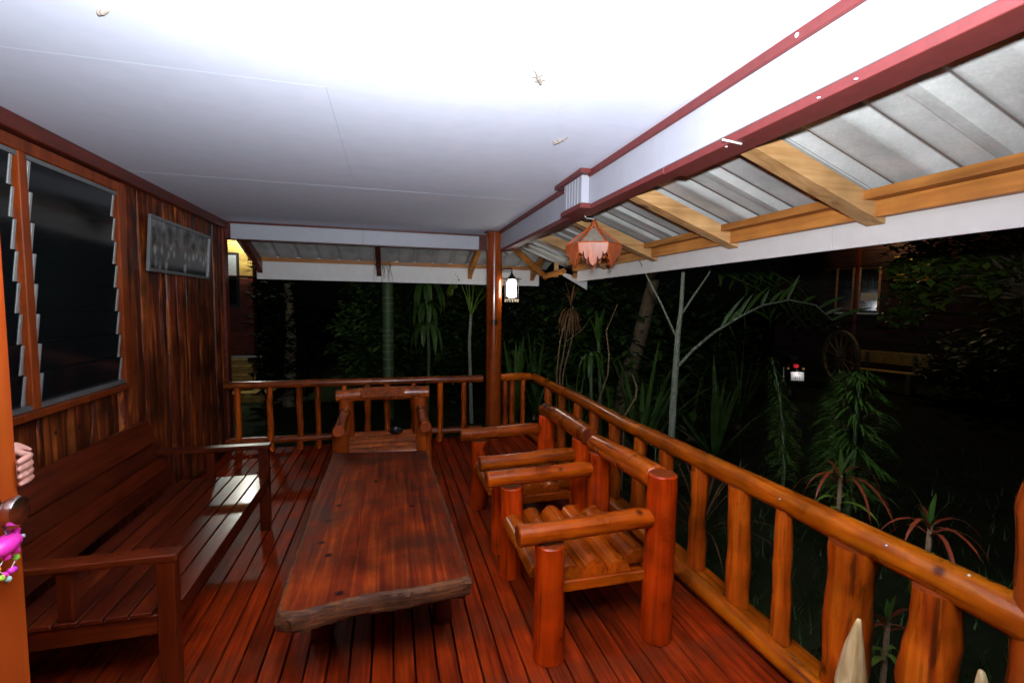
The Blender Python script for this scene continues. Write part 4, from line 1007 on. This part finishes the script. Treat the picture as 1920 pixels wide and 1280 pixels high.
# ================================================================== NEIGHBOUR HOUSE (left, lit)
M_yel = wood('neighbour_plank', (.30, .17, .035), (.44, .27, .06), (.54, .36, .10), 'x', .5, .1, .6, 0, .3, .3)
M_roofd = plain('dark_roof_tile', (.03, .025, .022), .8, var=.3, bump=.4)
nh = thing_w('neighbour_house', 'yellow lit wooden house with a window seen past the corner of the plank wall', 'house', (-4.2, 10.4, GROUND))
z = GROUND
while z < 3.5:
    mk('wall_board', bmbox(-6.5, -2.72, 10.30, 10.33+.012*random.random(), z, z+.172), M_yel if z > 2.0 else M_cornice, nh); z += .175  # dark wood below the ledge stands in for shade on the wall
mk('wall', bmbox(-6.5, -2.72, 10.335, 10.5, GROUND, 3.6), M_cornice, nh)
mk('corner_board', bmbox(-2.719, -2.63, 10.28, 10.5, 2.17, 3.6), M_yel, nh); mk('corner_board', bmbox(-2.719, -2.63, 10.28, 10.5, GROUND, 2.12), M_cornice, nh)  # lower piece darker too, shade put into the colour
wn = mk('window', bmbox(-3.12, -2.86, 10.268, 10.285, 1.55, 2.62), M_iron, nh)
mk('pane', bmbox(-3.07, -2.91, 10.262, 10.267, 1.62, 2.10), M_glass, wn); mk('pane', bmbox(-3.07, -2.91, 10.262, 10.267, 2.14, 2.57), M_alu2, wn)
bm = bmesh.new(); prism(bm, [(9.3, 3.30), (9.3, 3.36), (11.4, 4.5), (11.4, 4.4)], 'x', -6.8, -2.2); mk('roof', bm, M_roofd, nh)
mk('shade_ledge', bmbox(-6.5, -2.5, 9.92, 10.26, 2.13, 2.16), M_cornice, nh)  # ledge added to keep the tube lamp's light off the wall below
bm = bmesh.new(); tube(bm, [(-2.62, 10.1, 3.2), (-2.45, 9.9, 2.55)], .05, 4); mk('bracket', bm, M_yel, nh)
mk('balcony_rail', bmbox(-3.5, -2.2, 9.25, 9.29, .66, .69), M_alu2, nh)
for X in (-3.4, -2.9, -2.28): mk('balcony_post', bmbox(X, X+.04, 9.25, 9.29, GROUND, .659), M_cornice, nh)
mk('balcony_floor', bmbox(-3.6, -2.1, 9.2, 10.26, GROUND+.002, .02), M_yel, nh)
nl = thing_w('tube_lamp', 'fluorescent tube lamp under the eave of the yellow neighbour house', 'lamp', NEIGHBOUR_LAMP); q = NEIGHBOUR_LAMP
mk('lamp_body', bmbox(q.x-.32, q.x+.32, 10.24, 10.297, q.z+.03, q.z+.09), M_white, nl)
bm = bmtube([(q.x-.30, q.y+.17, q.z), (q.x+.30, q.y+.17, q.z)], .016, 10); mk('tube', bm, M_opal_far, nl, True)
for sx_ in (-.30, .30): mk('socket', bmbox(q.x+sx_-.012, q.x+sx_+.012, q.y+.15, q.y+.19, q.z-.02, q.z+.0295), M_white, nl)
point('tube_light', q, NEIGHBOUR_LAMP_W, .10, (.93, 1, .93), nl)
# round bamboo chair on the balcony
bc_ = thing_w('bamboo_chair', 'round-backed bamboo slat chair glowing yellow under the neighbour house', 'chair', (-2.72, 9.7, .02))
for i in range(9):
    z = .10+i*.058; r_ = .24*(1 if i < 6 else math.sqrt(max(.12, 1-((i-5)/4)**2)))
    mk('slat', bmbox(-2.74-r_, -2.74+r_, 9.60, 9.62, z, z+.05, .004), M_yel, bc_)
for X in (-2.90, -2.60): mk('leg', bmbox(X-.015, X+.015, 9.621, 9.65, .02, .52), M_yel, bc_)
mk('seat', bmbox(-2.96, -2.52, 9.651, 10.0, .30, .33), M_yel, bc_)
for X in (-2.93, -2.57): mk('leg', bmbox(X, X+.03, 9.95, 9.98, .021, .299), M_yel, bc_)

# ================================================================== FAR HOUSE (right)
D = 15.5; c = at(1650, 600, D=D); c.z = GROUND; az = math.atan2(c.x, c.y)
fh = thing('far_house', 'dark red wooden house with pale window frames behind the garden tree', 'house', c, -az)     # local x = right, y = away
pxm = D*math.cos(az-YAW)/CAM_F/ (math.cos(az-YAW))**0   # metres per pixel, about
def lx(px): 
    p = at(px, 560, D=D); d = V3((p.x-c.x, p.y-c.y, 0)); return d.x*math.cos(az)-d.y*math.sin(az)
def lz(px, py): return at(px, py, D=D).z-GROUND
M_redw = wood('far_house_wall', (.02, .006, .003), (.04, .010, .005), (.06, .016, .008), 'x', .6, .05, .8, 0, .3, .4)
xw = lx(1560); i = 0
z = 0
while z < 4.2:
    mk('wall_board', bmbox(-2.4, 4.5, -.03-.012*(i % 2), .0, z, z+.195), M_redw, fh); z += .2; i += 1
mk('wall', bmbox(-2.4, 4.5, .001, .2, 0, 4.2), M_cornice, fh)
for xa, xb in ((1570, 1596), (1612, 1645)):
    X0_, X1_ = lx(xa), lx(xb); za, zc = lz(1620, 582), lz(1620, 505)
    w = mk('window', bmbox(X0_, X1_, -.075, -.046, za, zc), M_glass, fh)
    for q4 in ((X0_-.05, X0_, za-.05, zc+.05), (X1_, X1_+.05, za-.05, zc+.05)): mk('frame', bmbox(q4[0], q4[1], -.09, -.045, q4[2], q4[3]), M_rafter, w)
    mk('sill', bmbox(X0_-.05, X1_+.05, -.11, -.045, za-.10, za-.051), M_alu2, w)
    if xa > 1600: mk('blind', bmbox(X0_+.02, X1_-.02, -.082, -.0755, lz(1620, 564), lz(1620, 549)), M_white, w)
mk('porch_post', bmbox(lx(1603), lx(1609), -.35, -.25, 0, 4.0), M_door, fh)
for i in range(9):
    mk('bamboo_slat', bmbox(lx(1672), lx(1745), -.14, -.10, lz(1700, 527-i*5.4), lz(1700, 524-i*5.4)), M_yel, fh)
bm = bmesh.new(); prism(bm, [(-1.6, 3.9), (-1.6, 4.0), (2.5, 5.6), (2.5, 5.5)], 'x', -3, 5.2); mk('roof', bm, M_roofd, fh)
fl = thing('porch_lamp', 'small warm porch lamp under the eave of the far house', 'lamp', c+V3((lx(1700)*math.cos(az)-.45*math.sin(az), -lx(1700)*math.sin(az)-.45*math.cos(az), 3.85)), -az)
bm = bmesh.new(); bmesh.ops.create_uvsphere(bm, u_segments=12, v_segments=8, radius=.06); mk('bulb', bm, plain('warm_bulb_lit', (.9, .8, .6), .4, emit=((1, .75, .4), 20), var=0, bump=0), fl, True)
mk('cord', bmtube([(0, 0, .055), (0, 0, .5)], .008, 6), M_black, fl)
lt = point('porch_light', (0, -.08, 0), FAR_LAMP_W, .07, (1, .72, .4)); lt.parent = fl

# ================================================================== PLANK BENCH + CART WHEEL
p0, p1 = at(1597, 690, Z=.31), at(1722, 703, Z=.31); d = (p1-p0); ang = math.atan2(d.y, d.x); Lb = d.length
gb = thing('plank_bench', 'rough plank garden bench with a wide yellow backboard beside the cart wheel', 'bench', (p0.x, p0.y, GROUND), ang)
mk('seat_plank', bmbox(0, Lb, -.0, .16, .44, .475, .006), M_yplank, gb)
mk('seat_plank', bmbox(-.02, Lb-.02, .17, .36, .44, .475, .006), M_dirtwood, gb)
bm = bmesh.new(); box(bm, 0, Lb+.05, .40, .435, .60, .88, .01); mk('backboard', bm, M_yplank, gb)
for X in (.12, Lb-.22):
    mk('leg', bmbox(X, X+.08, .02, .34, .001, .4395), M_dirtwood, gb); mk('back_support', bmbox(X, X+.07, .361, .3995, .001, .84), M_dirtwood, gb)
wc = at(1576, 655, D=(p0.x**2+p0.y**2)**.5+.2); wr = .66
cw = thing('cart_wheel', 'old grey wooden cart wheel with thin spokes standing at the end of the plank bench', 'wheel', (wc.x, wc.y, GROUND), ang+R(56))
bm = bmesh.new(); n = 40; hub = V3((0, 0, wr+.012))
MW = Matrix.Translation(hub) @ Matrix.Rotation(R(90), 4, 'Y')
prof = [(wr-.095, -.035), (wr, -.035), (wr, .035), (wr-.095, .035)]; rings = [[bm.verts.new(MW @ V3((r_*math.cos(2*math.pi*k/n), r_*math.sin(2*math.pi*k/n), h))) for k in range(n)] for r_, h in prof]
for j in range(4):
    for k in range(n): bm.faces.new((rings[j][k], rings[j][(k+1) % n], rings[(j+1) % 4][(k+1) % n], rings[(j+1) % 4][k]))
mk('rim', bm, M_dirtwood, cw)
bm = bmesh.new(); lathe(bm, [(.05, -.13), (.075, -.1), (.09, 0), (.075, .1), (.05, .13)], 16); bmesh.ops.transform(bm, matrix=MW, verts=bm.verts); mk('hub', bm, M_dirtwood, cw, True)
for k in range(14):
    a = 2*math.pi*k/14; mk('spoke', bmtube([MW @ V3((.07*math.cos(a), .07*math.sin(a), 0)), MW @ V3(((wr-.09)*math.cos(a), (wr-.09)*math.sin(a), 0))], [.022, .017], 6), M_dirtwood, cw)

# ================================================================== MOTORCYCLE (seen from behind)
D = 10.6; b = at(1494, 690, D=D); b.z = GROUND; az = math.atan2(b.x, b.y)
mc = thing('motorcycle', 'black motorcycle parked facing away with white number plate and red tail light', 'motorcycle', b, math.pi/2-az+R(18))  # local +x = forward (away)
def mwheel(x, r):
    M = Matrix.Translation((x, 0, r)) @ Matrix.Rotation(R(90), 4, 'X')
    bm = bmesh.new(); torus(bm, r-.045, .045, 32, 8, M); w = mk('wheel', bm, M_rubber, mc, True)
    bm = bmesh.new(); torus(bm, r-.085, .012, 28, 6, M)
    for k in range(10):
        a = 2*math.pi*k/10; tube(bm, [M @ V3((.03*math.cos(a), .03*math.sin(a), 0)), M @ V3(((r-.09)*math.cos(a), (r-.09)*math.sin(a), 0))], .004, 5)
    tube(bm, [M @ V3((0, 0, -.06)), M @ V3((0, 0, .06))], .03, 10); mk('rim', bm, M_steel, w)
mwheel(.32, .28); mwheel(1.55, .28)
M_bpaint = plain('black_bike_paint', (.012, .012, .014), .2, var=.1, bump=0)
mk('body', bmtube([(.25, 0, .70), (.5, 0, .66), (.8, 0, .52), (1.05, 0, .48), (1.3, 0, .72), (1.36, 0, .92)], [.09, .12, .13, .12, .11, .09], 14, sub=4), M_bpaint, mc, True)
mk('engine', bmbox(.72, 1.05, -.13, .13, .20, .42, .03), M_iron, mc)
mk('swing_arm', bmtube([(.32, .09, .28), (.8, .10, .32)], .025, 8), M_iron, mc); mk('swing_arm', bmtube([(.32, -.09, .28), (.8, -.10, .32)], .025, 8), M_iron, mc)
mk('shock', bmtube([(.36, .11, .34), (.42, .10, .64)], .022, 8), M_steel, mc); mk('shock', bmtube([(.36, -.11, .34), (.42, -.10, .64)], .022, 8), M_steel, mc)
mk('seat', bmtube([(.12, 0, .80), (.35, 0, .80), (.6, 0, .77), (.85, 0, .76)], [.07, .10, .11, .09], 14, sub=3), M_black, mc, True)
mk('rear_fender', bmtube([(.22, 0, .66), (.08, 0, .60), (-.02, 0, .44)], [.06, .055, .04], 10, sub=2), M_bpaint, mc, True)
mk('fork', bmtube([(1.55, .08, .28), (1.36, .07, .95)], .022, 8), M_steel, mc); mk('fork', bmtube([(1.55, -.08, .28), (1.36, -.07, .95)], .022, 8), M_steel, mc)
mk('handlebar', bmtube([(1.20, -.36, .98), (1.30, -.18, 1.02), (1.32, 0, .98), (1.30, .18, 1.02), (1.20, .36, .98)], .014, 8, sub=2), M_iron, mc, True)
for s in (-1, 1):
    st = mk('mirror_stalk', bmtube([(1.24, s*.30, 1.0), (1.26, s*.34, 1.18)], .006, 6), M_iron, mc); bm = bmesh.new(); lathe(bm, [(.045, 0), (.05, .012), (.02, .03)], 14); bmesh.ops.transform(bm, matrix=Matrix.Translation((1.25, s*.36, 1.22)) @ Matrix.Rotation(R(90), 4, 'Y'), verts=bm.verts); mk('mirror', bm, M_steel, st, True)
    bm = bmesh.new(); bmesh.ops.create_uvsphere(bm, u_segments=10, v_segments=8, radius=.03, matrix=Matrix.Translation((.06, s*.14, .66))); mk('indicator', bm, plain('amber_lens', (.6, .3, .05), .2, var=0, bump=0), mc, True)
mk('exhaust', bmtube([(.9, -.15, .22), (.5, -.17, .27), (.05, -.18, .36)], [.03, .045, .05], 10, sub=2), M_steel, mc, True)
tl = mk('tail_light', bmbox(.01, .07, -.045, .045, .675, .75, .02), plain('red_tail_lens', (.6, .02, .02), .2, emit=((1, .04, .05), .3), var=0, bump=0), mc)
MP = Matrix.Translation((-.055, 0, .52)) @ Matrix.Rotation(R(14), 4, 'Y')
np_ = mk('number_plate', bmbox(-.004, 0, -.115, .115, -.085, .085, .001, M=MP), plain('plate_white', (.85, .85, .85), .4, var=.02, bump=0), mc)
def text(body, size, M, mat, parent, name='plate_text'):
    cu = bpy.data.curves.new(name, 'FONT'); cu.body = body; cu.size = size; cu.align_x = 'CENTER'; cu.align_y = 'CENTER'; cu.extrude = .0006
    o = bpy.data.objects.new(name, cu); C.objects.link(o); dg = bpy.context.evaluated_depsgraph_get(); me = bpy.data.meshes.new_from_object(o.evaluated_get(dg)); bpy.data.objects.remove(o)
    me.transform(M); me.materials.clear(); me.materials.append(mat); q = bpy.data.objects.new(name, me); C.objects.link(q); q.parent = parent; return q
M_ink = plain('plate_ink', (.25, .05, .04), .5, var=0, bump=0)
TR = MP @ Matrix.Translation((-.005, 0, 0)) @ Matrix(((0, 0, -1, 0), (-1, 0, 0, 0), (0, 1, 0, 0), (0, 0, 0, 1)))
text('1H9', .07, TR @ Matrix.Translation((0, .045, 0)), M_ink, np_); text('------', .05, TR @ Matrix.Translation((0, .0, 0)), M_ink, np_); text('823', .07, TR @ Matrix.Translation((0, -.045, 0)), M_black, np_)
pl_ = mk('plate_fill_box', bmbox(-.06, -.02, -.03, .03, .625, .645, .004), M_black, mc)  # added housing for the fill light on the plate
lt = point('plate_fill_light', (-.14, 0, .60), .55, .012, (1, .97, .95)); lt.parent = mc  # added light that makes the number plate look bright
